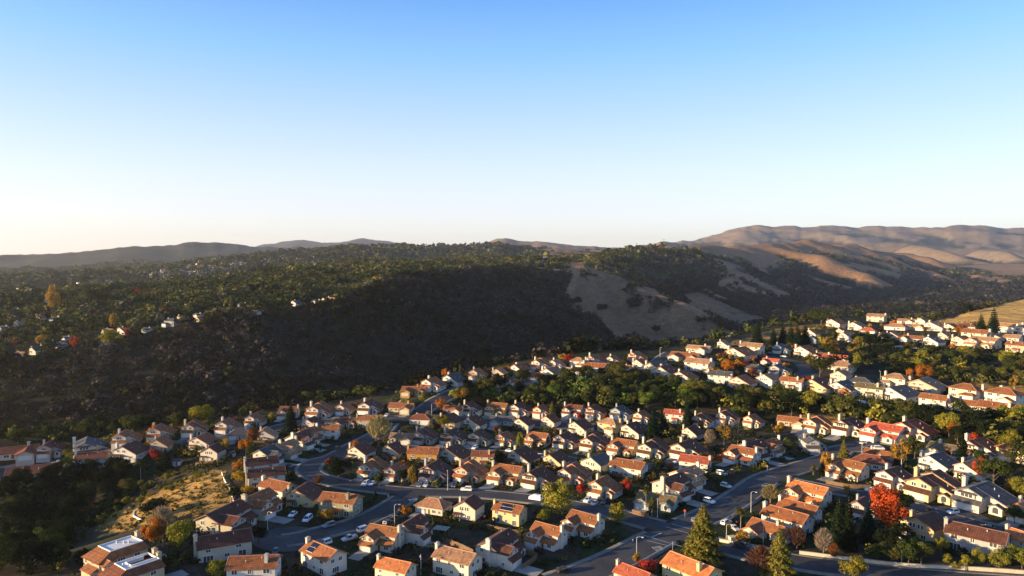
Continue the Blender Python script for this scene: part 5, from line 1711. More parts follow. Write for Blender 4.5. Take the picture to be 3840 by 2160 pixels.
CONC = np.clip((_blur(_blur(ZG, 24, 0), 7, 1) - ZG) / (RG * .0028), -1, 1)      # > 0 in gullies
WOOD = WOOD * (1 - BARE) + BARE * .12
WOOD = WOOD + np.where(RG > 1050, CONC * np.where(UG > 1350, .75, .25), 0)
_vf = (ZG < -22) & (RG > 1500) & (RG < 4700) & (UG > 1480)
WOOD = np.where(_vf, np.maximum(WOOD, .80), WOOD)
WOOD = np.where((RG > 5000) & (UG < 1000), .85, WOOD)
_s1 = poly_in(UG + 22 * _f1, VG + 16 * _f1, [(1462,688),(1428,768),(1502,790),(1548,848),(1650,862),(1832,846),(1790,806),(1700,758),(1620,726),(1540,700)]) & (RG > 950) & (RG < 2500)
_s2 = poly_in(UG + 22 * _f1, VG + 12 * _f1, [(1705,728),(1760,735),(1850,775),(1942,808),(1890,822),(1800,802),(1735,768)]) & (RG > 1100) & (RG < 3000)
WOOD = np.where(_s1 | _s2, .04 + .55 * sstep(.10, .24, fbm(XG / 55, YG / 90, 83)), WOOD)
_ch = poly_in(UG + 26 * _f1, VG + 16 * _f1, [(1440,640),(1540,628),(1640,622),(1760,632),(1800,655),(1838,694),(1760,735),(1700,748),(1620,718),(1500,684)]) & (RG > 1500) & (RG < 3600)
WOOD = np.where(_ch & ~_s1, .62, WOOD)
_gul = poly_in(UG, VG, [(1445,682),(1425,730),(1408,780),(1440,775),(1500,796),(1550,866),(1400,890),(1300,700)]) & (RG > 700) & (RG < 1700)
WOOD = np.where(_gul, .95, WOOD)
_plat = sstep(-35, -10, ZG - H + RG * 0.03) * _leftness * (RG > 700) * (RG < 2300)
WOOD = WOOD - .35 * sstep(.02, .2, _f2) * ((RG > 950) & (RG < 2300))
def grid_at(G, x, y):
    th = np.arctan2(x, y); r = np.hypot(x, y)
    i = np.clip(np.searchsorted(TH, th), 0, len(TH) - 1); j = np.clip(np.searchsorted(RR, r), 0, len(RR) - 1)
    return G[i, j]
_slope = (ZG - H) / RG
_hor = np.maximum.accumulate(_slope, axis=1)
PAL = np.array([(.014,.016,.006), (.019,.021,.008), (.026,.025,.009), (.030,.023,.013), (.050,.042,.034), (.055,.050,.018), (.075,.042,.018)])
def scatter(r0, r1, density, tmax=math.radians(38)):
    n = int(density * tmax * (r1 * r1 - r0 * r0))
    t = rng.uniform(-tmax, tmax, n); r = np.sqrt(rng.uniform(r0 * r0, r1 * r1, n))
    return r * np.sin(t), r * np.cos(t), r, t
def build_woodland():
    def keep_visible(x, y, r, t, h):
        i = np.clip(np.searchsorted(TH, t), 0, len(TH) - 1); j = np.clip(np.searchsorted(RR, r) - 2, 0, len(RR) - 1)
        return (ground(x, y) + h - H) / r >= _hor[i, j] - .004
    houses = np.array([(h[0], h[1]) for h in HOUSES])
    def off_houses(x, y, d):
        k = np.ones(len(x), bool)
        for hx, hy in houses:
            if math.hypot(hx, hy) > 560: k &= (x - hx) ** 2 + (y - hy) ** 2 > d * d
            # keep the line of sight in front of the plateau houses open
            if math.hypot(hx, hy) > 640 and hx < 0:
                rr_ = math.hypot(hx, hy); ux, uy = hx / rr_, hy / rr_
                al = rr_ - (x * ux + y * uy); la = np.abs(-x * uy + y * ux)
                k &= ~((al > 0) & (al < 26) & (la < 7))
                k &= ~((hx - x > 0) & (hx - x < 34) & (np.abs(y - hy) < 9))
        return k
    for name, r0, r1, dens, ncard, hr, lab in (
        ('canyon_woodland', 395, 1250, 1 / 46., 40, (6, 12), 'dark oak and laurel woodland filling the shaded canyon slope and its plateau'),
        ('plateau_woodland', 1250, 2300, 1 / 70., 30, (7, 12), 'oak woodland and garden trees over the far plateau and ridge'),
        ('distant_woodland', 2300, 5200, 1 / 330., 9, (9, 17), 'scattered woods on the distant hills')):
        x, y, r, t = scatter(r0, r1, dens)
        e = np.interp(t, TH, re_)
        w = grid_at(WOOD, x, y) + .5 * fbm(x / 45, y / 45, 61)
        h = rng.uniform(hr[0], hr[1], len(x)) * np.where(rng.uniform(0, 1, len(x)) > .94, 1.35, 1)
        k = (r > e + 5) & (w > rng.uniform(.40, .60, len(x))) & keep_visible(x, y, r, t, h) & off_houses(x, y, 11)
        x, y, r, t, h = x[k], y[k], r[k], t[k], h[k]
        h = h * (.72 + .75 * sstep(-.12, .22, fbm(x / 38, y / 38, 87)))
        g = 1.25 * fbm(x / 70, y / 70, 71) + rng.normal(0, .14, len(x))
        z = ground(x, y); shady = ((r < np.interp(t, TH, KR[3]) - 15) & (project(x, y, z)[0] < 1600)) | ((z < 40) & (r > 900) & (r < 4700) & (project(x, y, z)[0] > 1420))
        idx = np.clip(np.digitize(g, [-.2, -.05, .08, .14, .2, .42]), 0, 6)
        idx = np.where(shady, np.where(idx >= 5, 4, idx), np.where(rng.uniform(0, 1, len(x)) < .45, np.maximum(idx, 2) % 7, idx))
        col = PAL[idx] * rng.uniform(.8, 1.25, (len(x), 1)) * np.where(shady[:, None], 1.0, np.array([[2.15, 2.45, 1.9]]))  # shaded woods keep the dark tones, sunlit woods are painted brighter
        kinds = ((rng.uniform(0, 1, len(x)) < np.where(shady, .03, .10)) & (r < 2300)).astype(int)
        wd = h * np.where(kinds == 1, .9, rng.uniform(1.0, 1.35, len(x)))
        h = h * np.where(kinds == 1, 1.45, 1)
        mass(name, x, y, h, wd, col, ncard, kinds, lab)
    # garden shrubs round the near houses
    X, Y = [], []
    for hx, hy, hz, rz, sc, ft, dr, lab, root in HOUSES:
        D = math.hypot(hx, hy)
        if D > 640: continue
        for q in range(34):
            a = random.uniform(0, 6.28); d = random.uniform(7, 14)
            X.append(hx + d * math.cos(a)); Y.append(hy + d * math.sin(a))
    X, Y = np.array(X), np.array(Y)
    k = (road_dist(X, Y) > 2.8) & np.array([clear_of_houses(a, b, .3) and clear_drive(a, b) for a, b in zip(X, Y)])
    X, Y = X[k], Y[k]
    hh = rng.uniform(.8, 3.0, len(X)); pal = np.array([(.024,.032,.012), (.035,.045,.015), (.06,.06,.02), (.10,.09,.03), (.10,.04,.02), (.045,.03,.02)])
    mass('garden_shrubs', X, Y, hh, hh * rng.uniform(1.0, 1.7, len(X)), pal[rng.choice(6, len(X), p=[.3,.28,.18,.1,.05,.09])], 26, np.zeros(len(X), int), 'low shrubs and hedging planted round the houses')
    # smaller trees past the nearest three hundred: thickening of the belts and the garden trees
    X, Y, Hh, K = [], [], [], []
    for fi, (poly, n, hr, sp_, cols, lab, grp) in enumerate(FILL + BELTS):
        us, vs = [p[0] for p in poly], [p[1] for p in poly]; k = t_ = 0
        n = int(n * (2.6 if fi < len(FILL) else 1.5))
        while k < n and t_ < n * 12:
            t_ += 1
            u, v = random.uniform(min(us), max(us)), random.uniform(min(vs), max(vs))
            if not poly_in(np.array(u), np.array(v), poly): continue
            x, y = hit(u, v)
            if not clear_of_houses(x, y, 1.2) or not clear_drive(x, y): continue
            if road_dist(np.array([x]), np.array([y]))[0] < 2.2: continue
            X.append(x); Y.append(y); Hh.append(random.uniform(*hr) * .85); K.append(LEAFC[random.choice(cols)]); k += 1
    X, Y, Hh, K = np.array(X), np.array(Y), np.array(Hh), np.array(K)
    mass('garden_trees', X, Y, Hh, Hh * rng.uniform(.95, 1.25, len(X)), K * rng.uniform(.8, 1.25, (len(X), 1)), 90, np.zeros(len(X), int), 'smaller oaks and garden trees filling the belts and yards')
    # scrub on the dry slopes
    X, Y = [], []
    for poly, n in ((DRY[0], 1000), (DRY[1], 140), (DRY[2], 60), (DRY[3], 140)):
        us, vs = [p[0] for p in poly], [p[1] for p in poly]
        for q in range(n):
            u, v = random.uniform(min(us), max(us)), random.uniform(min(vs), max(vs))
            if poly_in(np.array(u), np.array(v), poly) and vnoise(np.array(u / 14), np.array(v / 6), 5) > .42:
                x, y = hit(u, v); X.append(x); Y.append(y)
    X, Y = np.array(X), np.array(Y); hh = rng.uniform(.6, 2.2, len(X))
    mass('hillside_scrub', X, Y, hh, hh * 1.5, np.array([(.05,.05,.02), (.11,.10,.03), (.2,.16,.06)])[rng.choice(3, len(X))], 22, np.zeros(len(X), int), 'low scrub dotted over the dry grassy slopes')
def clear_drive(x, y):
    for hx, hy, hz, rz, sc, ft, dr, lab, root in HOUSES:
        if not dr: continue
        dx, dy = x - hx, y - hy
        if dx * dx + dy * dy > 500: continue
        c, s = math.cos(-rz), math.sin(-rz); lx, ly = (dx * c - dy * s) / sc, (dx * s + dy * c) / sc
        fc, pl, a, w = dr
        if fc == 'f' and abs(lx - a) < w / 2 + 1.2 and ly < pl: return False
        if fc == 'l' and abs(ly - a) < w / 2 + 1.2 and lx < pl: return False
        if fc == 'r' and abs(ly - a) < w / 2 + 1.2 and lx > pl: return False
    return True
DRY = [  # dry grass slopes, in the picture
 [(240,1335),(275,1290),(330,1262),(400,1235),(470,1200),(540,1180),(568,1185),(592,1262),(555,1290),(500,1308),(430,1310),(360,1322),(300,1340)],
 [(1820,872),(1860,850),(1960,826),(2030,816),(2090,812),(2095,828),(2010,836),(1900,862)],
 [(2330,812),(2400,800),(2480,765),(2576,748),(2700,745),(2700,800),(2560,822),(2420,818)],
 [(2430,925),(2500,905),(2576,900),(2650,960),(2576,992),(2500,985),(2440,960)],
 [(2010,1040),(2150,1052),(2230,1072),(2150,1078),(2040,1060)],
 [(2200,1085),(2290,1095),(2330,1110),(2250,1112)],
]
def build_terrain():
    g = _f1
    soil = np.array([.048, .038, .026]); lawn = np.array([.024, .032, .012]); gold = np.array([.25, .145, .075]); wood = np.array([.018, .019, .011]); rock = np.array([.22, .165, .11])
    n2 = fbm(XG / 9, YG / 9, 41, 3); n3 = fbm(XG / 25, YG / 25, 51, 3)
    m = sstep(-.08, .1, n2)[..., None]
    tone = soil * m + lawn * (1 - m)
    dry = np.zeros_like(XG)
    near = RG < 1200
    for poly in DRY:
        dry = np.maximum(dry, (poly_in(UG, VG, poly) & near).astype(float))
    dk = (dry * sstep(-.28, -.05, n3))[..., None]
    tone = tone * (1 - dk) + np.array([.27, .165, .05]) * dk
    kn = (poly_in(UG, VG, DRY[2]) & near)[..., None]
    tone = np.where(kn, np.array([.48, .29, .085]), tone)
    far = sstep(-12, 12, RG - re_[:, None])[..., None]
    W_ = sstep(.34, .62, WOOD + .55 * _f1 + .25 * _f2)[..., None]
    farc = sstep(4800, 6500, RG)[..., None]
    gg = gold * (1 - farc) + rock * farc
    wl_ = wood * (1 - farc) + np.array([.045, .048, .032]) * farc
    ft_ = gg * (1 - W_) + wl_ * W_
    ft_ = ft_ * np.where(_s1 | _s2, .74, 1.0)[..., None]
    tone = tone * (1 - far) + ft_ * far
    nT, nR = XG.shape
    V = np.stack([XG, YG, ZG], -1).reshape(-1, 3)
    i, j = np.meshgrid(np.arange(nT - 1), np.arange(nR - 1), indexing='ij'); a = (i * nR + j).ravel()
    me = np_mesh('ground', V, np.stack([a, a + nR, a + nR + 1, a + 1], 1), M['ground'], tone.reshape(-1, 3), True)
    tag(link('ground', me), kind='structure')
def build_town():
    """town on the hillside far across the valley: specks nobody could count"""
    V, Q, T = [], [], []
    polys = [([(345,690),(400,682),(470,668),(560,662),(625,655),(628,668),(560,682),(500,692),(420,698)], 300), ([(20,704),(110,698),(110,706),(30,712)], 30), ([(190,718),(280,702),(290,708),(210,725)], 28),
             ([(0,722),(60,722),(60,735),(0,735)], 12), ([(640,655),(780,640),(800,646),(660,664)], 40), ([(180,697),(215,694),(215,700),(185,702)], 8)]
    for poly, n in polys:
        us, vs = [p[0] for p in poly], [p[1] for p in poly]; k = 0
        while k < n:
            u, v = random.uniform(min(us), max(us)), random.uniform(min(vs), max(vs))
            if not poly_in(np.array(u), np.array(v), poly): continue
            k += 1
            x, y = hit(u, v, 1500); z = float(ground(x, y)); a = random.uniform(0, 3.14)
            w, d, h = random.uniform(8, 14), random.uniform(6, 9), random.uniform(4, 8); c, s = math.cos(a), math.sin(a)
            b = len(V)
            def P(px, py, pz): return (x + px * c - py * s, y + px * s + py * c, z + pz)
            wc = random.choice([(.72,.70,.66), (.66,.6,.5), (.6,.58,.55)]); rc = random.choice([(.22,.12,.08), (.15,.13,.12), (.28,.18,.12)])
            V += [P(-w/2,-d/2,-3), P(w/2,-d/2,-3), P(w/2,d/2,-3), P(-w/2,d/2,-3), P(-w/2,-d/2,h), P(w/2,-d/2,h), P(w/2,d/2,h), P(-w/2,d/2,h)]; T += [wc] * 8
            Q += [(b, b+1, b+5, b+4), (b+1, b+2, b+6, b+5), (b+2, b+3, b+7, b+6), (b+3, b, b+4, b+7)]
            b = len(V); o = .5
            V += [P(-w/2-o,-d/2-o,h-.2), P(w/2+o,-d/2-o,h-.2), P(w/2+o,0,h+d*.28), P(-w/2-o,0,h+d*.28), P(w/2+o,d/2+o,h-.2), P(-w/2-o,d/2+o,h-.2)]; T += [rc] * 6
            Q += [(b, b+1, b+2, b+3), (b+3, b+2, b+4, b+5)]
    tag(link('distant_town', np_mesh('distant_town', V, Q, M['farhouse'], np.array(T))), 'tiny pale houses of a town scattered over the far hillside', 'houses', kind='stuff')
# ------------------------------------------------------------------ vehicles
def car_meshes(kind):
    L, Wd, hb, hr, c0, c1, r0, r1 = {'sedan': (4.6, 1.8, .92, 1.42, -1.95, 1.0, -1.25, .25), 'suv': (4.7, 1.9, 1.05, 1.72, -2.25, 1.1, -2.0, .4),
                                     'van': (5.0, 1.98, 1.1, 1.82, -2.42, 1.65, -2.2, .75), 'pickup': (5.4, 1.95, 1.05, 1.8, -.75, 1.35, -.55, .65)}[kind]
    w = Wd / 2; h = L / 2; b = MB()
    prof = [(-h, .38), (-h + .12, .28), (h - .15, .28), (h, .42), (h, hb - .28), (h - .25, hb - .12), (c1, hb), (c0, hb), (-h + .1, hb - .04), (-h, hb - .2)]
    for (y0, y1, s) in ((-w + .07, w - .07, 1.0),):
        b.prism([(x * s, z) for x, z in prof], 'x_', y0, y1) if False else None
    n = len(prof)
    ring = lambda y, k: [(x * (1 - k), y, z if z > .5 else z + .03 * (k > 0)) for x, z in prof]
    A, B_, C_, D_ = ring(-w, .03), ring(-w + .12, 0), ring(w - .12, 0), ring(w, .03)
    for P, Q in ((A, B_), (B_, C_), (C_, D_)):
        for i in range(n):
            j = (i + 1) % n; b.face([P[i], P[j], Q[j], Q[i]])
    b.face(A); b.face(D_[::-1])
    wt = w - .28; wb = w - .1
    bot = [(c0, -wb, hb), (c1, -wb, hb), (c1, wb, hb), (c0, wb, hb)]; top = [(r0, -wt, hr), (r1, -wt, hr), (r1, wt, hr), (r0, wt, hr)]
    b.face(top)
    for i in range(4):
        j = (i + 1) % 4; b.face([bot[i], bot[j], top[j], top[i]])
    if kind == 'pickup':
        for y0, y1 in ((-w + .1, -w + .2), (w - .2, w - .1)): b.box(-h + .15, -.8, y0, y1, hb - .02, hb + .14)
        b.box(-h + .1, -h + .2, -w + .2, w - .2, hb - .02, hb + .14)
    if kind in ('suv', 'van'):
        for y in (-wt + .12, wt - .12): b.box(r0 + .15, r1 - .15, y - .03, y + .03, hr, hr + .07)
    parts = [('body', b, 'carpaint', [])]
    def pane(q, nm, ins=.10, off=.015):
        q = [Vector(p) for p in q]; c = sum(q, Vector()) / 4; nn = (q[1] - q[0]).cross(q[3] - q[0]).normalized()
        if nn.dot(c - Vector((0, 0, hb))) < 0: nn = -nn
        mb = MB(); r = [p + (c - p) * ins + nn * off for p in q]; s_ = [p + (c - p) * ins for p in q]
        mb.face([tuple(p) for p in r])
        for i in range(4): mb.face([tuple(r[i]), tuple(r[(i + 1) % 4]), tuple(s_[(i + 1) % 4]), tuple(s_[i])])
        parts.append((nm, mb, 'carglass', []))
    pane([bot[1], bot[2], top[2], top[1]], 'windscreen'); pane([bot[3], bot[0], top[0], top[3]], 'rear_window')
    pane([bot[0], bot[1], top[1], top[0]], 'side_window', .13); pane([bot[2], bot[3], top[3], top[2]], 'side_window', .13)
    for x in (-h + .85, h - .9):
        for y in (-w + .02, w - .22):
            t, r = MB(), MB(); t.cyl((x, y, .33), (x, y + .2, .33), .33, .33, 14)
            yy = y - .012 if y < 0 else y + .2; r.cyl((x, yy, .33), (x, yy + .012, .33), .2, .2, 10)
            parts.append(('wheel', t, 'tyre', [('rim', r, 'rim')]))
    for y in (-w + .35, w - .35):
        m = MB(); m.box(h - .03, h + .015, y - .2, y + .2, hb - .36, hb - .2); parts.append(('headlight', m, 'lamp', []))
        m = MB(); m.box(-h - .015, -h + .03, y - .18, y + .18, hb - .4, hb - .18); parts.append(('tail_light', m, 'tail', []))
    return [(nm, mb.mesh(nm, M[mt]), [(a, q.mesh(a, M[c])) for a, q, c in ch]) for nm, mb, mt, ch in parts]
_cars = {}
CARC = {'white': (.78,.78,.77), 'silver': (.5,.5,.51), 'grey': (.16,.18,.2), 'black': (.02,.02,.022), 'dark': (.04,.045,.055), 'red': (.3,.03,.025), 'blue': (.12,.17,.24)}
CARS = """
A 2210 1010 sedan white 25|white sedan on driveway at far left of the cul-de-sac
A 2322 1048 van white 25|white minivan beside white sedan on cul-de-sac driveway
B 550 1095 suv grey r|grey estate car parked along the cul-de-sac kerb
B 520 1225 suv white r|white car with dark roof behind the solar-patched roof
B 705 1195 pickup silver r|silver pickup parked right of the white dark-roofed car
B 815 1120 van white r|white van half hidden by bright terracotta roof
B 1028 1035 pickup black r|black truck parked beside tall lamp post
B 1000 1080 suv dark r|dark car parked between black truck and terracotta roof
B 150 1290 sedan dark 10|dark sedan on driveway below the cul-de-sac
B 828 775 suv white 28|left one of two white cars before fifth-row house
B 876 775 sedan white 28|right one of two white cars before fifth-row house
B 1242 782 sedan grey 22|grey sedan before the grey-walled fifth-row house
B 1288 782 suv silver 22|silver car right of grey sedan in fifth row
B 1345 790 sedan dark r|dark car parked right of the silver fifth-row car
B 1505 785 suv dark 24|dark car before tan fifth-row house
B 1588 818 suv white r|white car parked on curved street beside kerb
B 1430 492 suv dark 22|dark car in third-row driveway at centre
B 1652 500 suv white 22|white car in third-row driveway at centre
B 1915 522 sedan white r|white car parked behind slim yellow-green tree
B 2158 568 van white r|white van parked behind yellow fourth-row gable
B 2110 880 van white r|white fabric-covered car parked on curved street
B 828 262 pickup white r|white pickup parked before first terracotta garages at upper left street
B 892 266 sedan silver r|silver car right of the white pickup on upper left street
B 985 250 sedan white 16|white car on driveway beside yellow low house
B 1498 268 sedan red 20|red car in first row below oak belt
B 1520 276 sedan dark 20|dark car next to red car in first row
B 612 500 sedan dark r|dark car on street below terracotta house, left spur
C 570 905 suv white 22|white minivan-like car before red-treed garage in fifth row
C 622 920 sedan silver 22|silver sedan right of white car before fifth-row garage
C 700 912 suv black 22|black car right of silver sedan in fifth row
C 1250 606 sedan white r|white car at right end of middle road
C 1655 680 sedan silver r|silver sedan parked at wide intersection kerb
C 1582 700 van white -50|white van beside tan-roofed house at wide intersection
C 1615 790 suv silver -52|silver car on driveway along the main road
C 1488 905 suv white -52|white car on driveway nearer the main intersection
C 1615 1075 suv white r|white car with dark roof parked left of bushy palm
C 1655 1045 sedan dark r|dark car parked behind white dark-roofed car by palm
C 1680 1112 sedan silver -30|silver hatchback on driveway below bushy palm
C 1396 1048 suv blue r|bluish car half hidden behind biggest sunlit pine
C 385 1435 suv black r|black car on road at bottom centre
D 452 1255 pickup dark r|dark open-topped car parked below the roadside wall
D 1430 825 pickup white r|white pickup on road above biggest scarlet maple
D 1362 462 sedan silver 24|silver car on driveway at upper end of main road
D 1480 508 van white r|white van parked at upper end of main road
D 1400 498 suv dark r|dark car left of white van at upper road end
D 1880 985 suv black -40|black car with roof rails on right cul-de-sac
D 2040 990 suv white 40|white car on driveway of large grey-roofed house
D 2300 1100 sedan black r|black sedan on street behind long grey house
D 2235 700 sedan dark r|dark car near flame-red tree at right
G 760 970 sedan white r|white car parked on the sloping street
G 650 950 suv dark r|dark car on upper end of sloping street
G 545 935 sedan dark r|dark sedan at top of sloping street cluster
F 2445 1035 sedan white r|white car parked where hill road bends at top
F 2480 1000 suv dark r|dark car beyond white car at hill road bend
G 180 985 sedan silver 20|silver car beside cream house in middle slope cluster
A 2080 640 sedan grey r|grey car among left spur gardens
A 1340 470 suv dark r|dark car on the left street before orange roof
"""
def build_cars():
    for ln in CARS.strip().split('\n'):
        a, lab = ln.split('|'); c, x, y, kind, colr, hd = a.split()
        px, py = hitc(c, float(x), float(y) - 4)
        az = math.atan2(px, py)
        if hd == 'r': rz = road_dir(px, py) + (math.pi if random.random() < .5 else 0)
        else:
            psi = az + math.radians(float(hd)); rz = math.atan2(-math.cos(psi), -math.sin(psi))
        if kind not in _cars: _cars[kind] = car_meshes(kind)
        root = tag(empty('parked_car', (px, py, float(ground(px, py)) + .24), rz), lab, 'car', None)
        for nm, me, ch in _cars[kind]:
            o = link(nm, me, root, CARC[colr] if nm == 'body' else None)
            for cn, cm in ch: link(cn, cm, o)
        if 'covered' in lab:
            cb = MB()
            pr = [(-2.6, .1), (-2.55, .9), (-2.2, 1.55), (-.6, 1.95), (.9, 1.85), (1.7, 1.3), (2.5, 1.05), (2.62, .1)]
            rings = []
            for yy, k, hz in ((-1.08, .93, .9), (-.85, 1.0, 1.0), (.85, 1.0, 1.0), (1.08, .93, .9)):
                rings.append([(x_ * k, yy, .1 + (z_ - .1) * (1.0 if abs(yy) < 1 else .55) * hz) for x_, z_ in pr])
            for P, Q in zip(rings[:-1], rings[1:]):
                for i in range(len(pr) - 1): cb.face([P[i], P[i + 1], Q[i + 1], Q[i]])
            cb.face(rings[0]); cb.face(rings[-1])
            cv_ = link('car_cover', cb.mesh('car_cover', M['paint']), root, (.82, .82, .8))

# ------------------------------------------------------------------ street furniture, walls and fences
def build_lamps():
    meshes = {}
    def mk(h):
        p, a, hd = MB(), MB(), MB()
        p.cyl((0, 0, -.3), (0, 0, h), .12, .075, 8); p.cyl((0, 0, 0), (0, 0, .5), .2, .16, 8)
        a.tube([(0, 0, h - .1), (0, -.35, h + .28), (0, -1.0, h + .38), (0, -1.5, h + .3)], [.065, .06, .055, .05], 7)
        hd.box(-.17, .17, -2.1, -1.4, h + .16, h + .34); hd.box(-.12, .12, -2.0, -1.5, h + .08, h + .16)
        return p, a, hd
    for c, x, y, h, rz, lab in (
        ('B', 1046, 1075, 7.5, 1.7, 'pale curved-arm street lamp beside parked black truck'),
        ('C', 1803, 972, 7.5, 1.3, 'curved-arm street lamp on main road above bushy palm'),
        ('C', 940, 1345, 7.5, 1.5, 'curved-arm street lamp at bottom beside cone-shaped golden tree'),
        ('D', 1352, 560, 7, 1.2, 'curved-arm street lamp at upper end of main road'),
        ('D', 1652, 1372, 7.5, 3.0, 'slim pale lamp post standing on roadside wall at right'),
        ('D', 607, 1250, 7.5, 3.0, 'slim lamp post in front of lowest tile-roof house'),
        ('B', 1447, 812, 7.5, 3.3, 'street lamp post on curved street before grey-walled house'),
        ('F', 2405, 965, 7, .4, 'street lamp on canyon rim beside top of hill road'),
        ('C', 1098, 1015, 6, 3.0, 'street lamp on corner before blue-grey house with palm'),
        ('B', 1326, 243, 7, 2.0, 'street lamp at junction below round orange tree'),
        ('G', 1492, 1158, 7, 3.0, 'pole among the ravine trees behind right street houses'),
        ('D', 330, 1180, 5, 1.0, 'short lamp post left of roadside wall pillar'),
        ('A', 2020, 1105, 6, 1.2, 'dark slim post beside white garage door, left spur'),
        ('G', 2170, 790, 9, 0, 'tall pale pole standing on right hillcrest'),
        ('B', 1245, 1452, 6, 0, 'short lamp post at bottom left of tan-orange roof')):
        px, py = hitc(c, x, y)
        if h not in meshes: meshes[h] = [(n, mb.mesh(n, M[m])) for n, mb, m in zip(('pole', 'arm', 'lamp_head'), mk(h), ('metal', 'metal', 'lamp'))]
        r = tag(empty('street_lamp', (px, py, float(ground(px, py))), rz), lab, 'street lamp', 'street lamps of the estate')
        for n, me in meshes[h]: link(n, me, r)
    post, plate, back = MB(), MB(), MB()
    post.cyl((0, 0, -.2), (0, 0, 2.9), .05, .05, 8)
    ring = [(.42 * math.cos(math.pi / 8 + k * math.pi / 4), .42 * math.sin(math.pi / 8 + k * math.pi / 4)) for k in range(8)]
    for mb, y0, y1, s in ((plate, .05, .075, 1.0), (back, .04, .05, 1.06)):
        mb.face([(a * s, y0, 2.5 + b * s) for a, b in ring]); mb.face([(a * s, y1, 2.5 + b * s) for a, b in ring[::-1]])
        for k in range(8):
            (a, b), (e, f) = ring[k], ring[(k + 1) % 8]; mb.face([(a * s, y0, 2.5 + b * s), (e * s, y0, 2.5 + f * s), (e * s, y1, 2.5 + f * s), (a * s, y1, 2.5 + b * s)])
    pm, sm, bm = post.mesh('post', M['metal']), plate.mesh('sign_plate', M['signred']), back.mesh('sign_back', M['trim'])
    for c, x, y, rz, lab in (('C', 1212, 1268, .3, 'road sign with pale back beside bright yellow house at intersection'), ('C', 1304, 1015, 2.6, 'road sign on corner lawn before blue-grey house'), ('C', 1926, 668, .2, 'tall road sign at far kerb of wide intersection')):
        px, py = hitc(c, x, y)
        r = tag(empty('road_sign', (px, py, float(ground(px, py)) + .1), rz), lab, 'road sign', 'road signs at the intersections')
        link('post', pm, r); s = link('sign_plate', sm, r); link('sign_back', bm, s)
    hy = MB(); hy.cyl((0, 0, 0), (0, 0, .6), .16, .14, 10); hy.cyl((0, 0, .6), (0, 0, .82), .19, .06, 10); hy.cyl((-.3, 0, .42), (.3, 0, .42), .08, .08, 8); hy.cyl((0, 0, -.1), (0, 0, .06), .24, .24, 10)
    hm = hy.mesh('fire_hydrant', M['lamp'])
    for c, x, y, lab in (('C', 912, 1205, 'small pale hydrant on corner lawn left of the intersection'), ('B', 1000, 858, 'small white marker post at kerb near curved street junction')):  # the second is a cone-like marker post drawn with the hydrant mesh
        px, py = hitc(c, x, y); o = tag(link('fire_hydrant', hm), lab, 'hydrant'); o.location = (px, py, float(ground(px, py)) + .12)
    bins = MB(); bins.box(-.3, .3, -.35, .35, 0, .95); lid = MB(); lid.box(-.33, .33, -.4, .38, .95, 1.05); lid.cyl((-.3, .4, .98), (.3, .4, .98), .04, .04, 6)
    bm_, lm_ = bins.mesh('bin_body', M['carpaint']), lid.mesh('lid', M['carpaint'])
    for c, x, y, cl, lab in (('B', 745, 1165, (.02,.03,.05), 'dark wheeled bin left of bright terracotta roof'), ('B', 765, 1158, (.02,.02,.02), 'black wheeled bin right of the dark one by terracotta roof'), ('B', 640, 1005, (.1,.12,.14), 'grey wheeled bin below olive corner house')):
        px, py = hitc(c, x, y); r = tag(empty('wheeled_bin', (px, py, float(ground(px, py)) + .15), .4), lab, 'bin', 'wheeled bins at the kerb'); b = link('bin_body', bm_, r, cl); link('lid', lm_, r, cl)
def wall_run(name, label, cat, pts_, h, th, mat, cap=True, posts=0.0, group=None):
    L = smooth_line([hitc(*p) if len(p) == 3 else p for p in pts_], 2.0)
    root = tag(empty(name, (*L[0], float(ground(*L[0])))), label, cat, group)
    e = np.gradient(L, axis=0); n = np.stack([-e[:, 1], e[:, 0]], 1); n /= np.linalg.norm(n, axis=1)[:, None] + 1e-9
    z = ground(L[:, 0], L[:, 1]); o = np.array(root.location)
    def run(mb, t, z0, z1):
        A = [tuple(np.array([*(p - m * t), a + z0]) - o) for p, m, a in zip(L, n, z)]; B_ = [tuple(np.array([*(p + m * t), a + z0]) - o) for p, m, a in zip(L, n, z)]
        C_ = [(q[0], q[1], q[2] + z1 - z0) for q in A]; D_ = [(q[0], q[1], q[2] + z1 - z0) for q in B_]
        for i in range(len(L) - 1):
            mb.face([A[i], A[i+1], C_[i+1], C_[i]]); mb.face([B_[i+1], B_[i], D_[i], D_[i+1]]); mb.face([C_[i], C_[i+1], D_[i+1], D_[i]])
        mb.face([A[0], C_[0], D_[0], B_[0]]); mb.face([A[-1], B_[-1], D_[-1], C_[-1]])
    mb = MB(); run(mb, th / 2, -.6, h); link('wall_body' if 'wall' in name else 'panel', mb.mesh('panel', mat), root)
    if cap:
        mb = MB(); run(mb, th / 2 + .06, h, h + .12); link('coping', mb.mesh('coping', M['concrete'] if 'wall' in name else mat), root)
    if posts:
        mb0 = MB(); mb0.box(-.08, .08, -.08, .08, -.5, h + .22); pm = mb0.mesh('post', mat); acc = 0
        for i in range(1, len(L)):
            acc += np.hypot(*(L[i] - L[i - 1]))
            if acc > posts:
                acc = 0; q = link('post', pm, root); q.location = (L[i, 0] - o[0] + n[i, 0] * (th / 2 + .09), L[i, 1] - o[1] + n[i, 1] * (th / 2 + .09), z[i] - o[2])
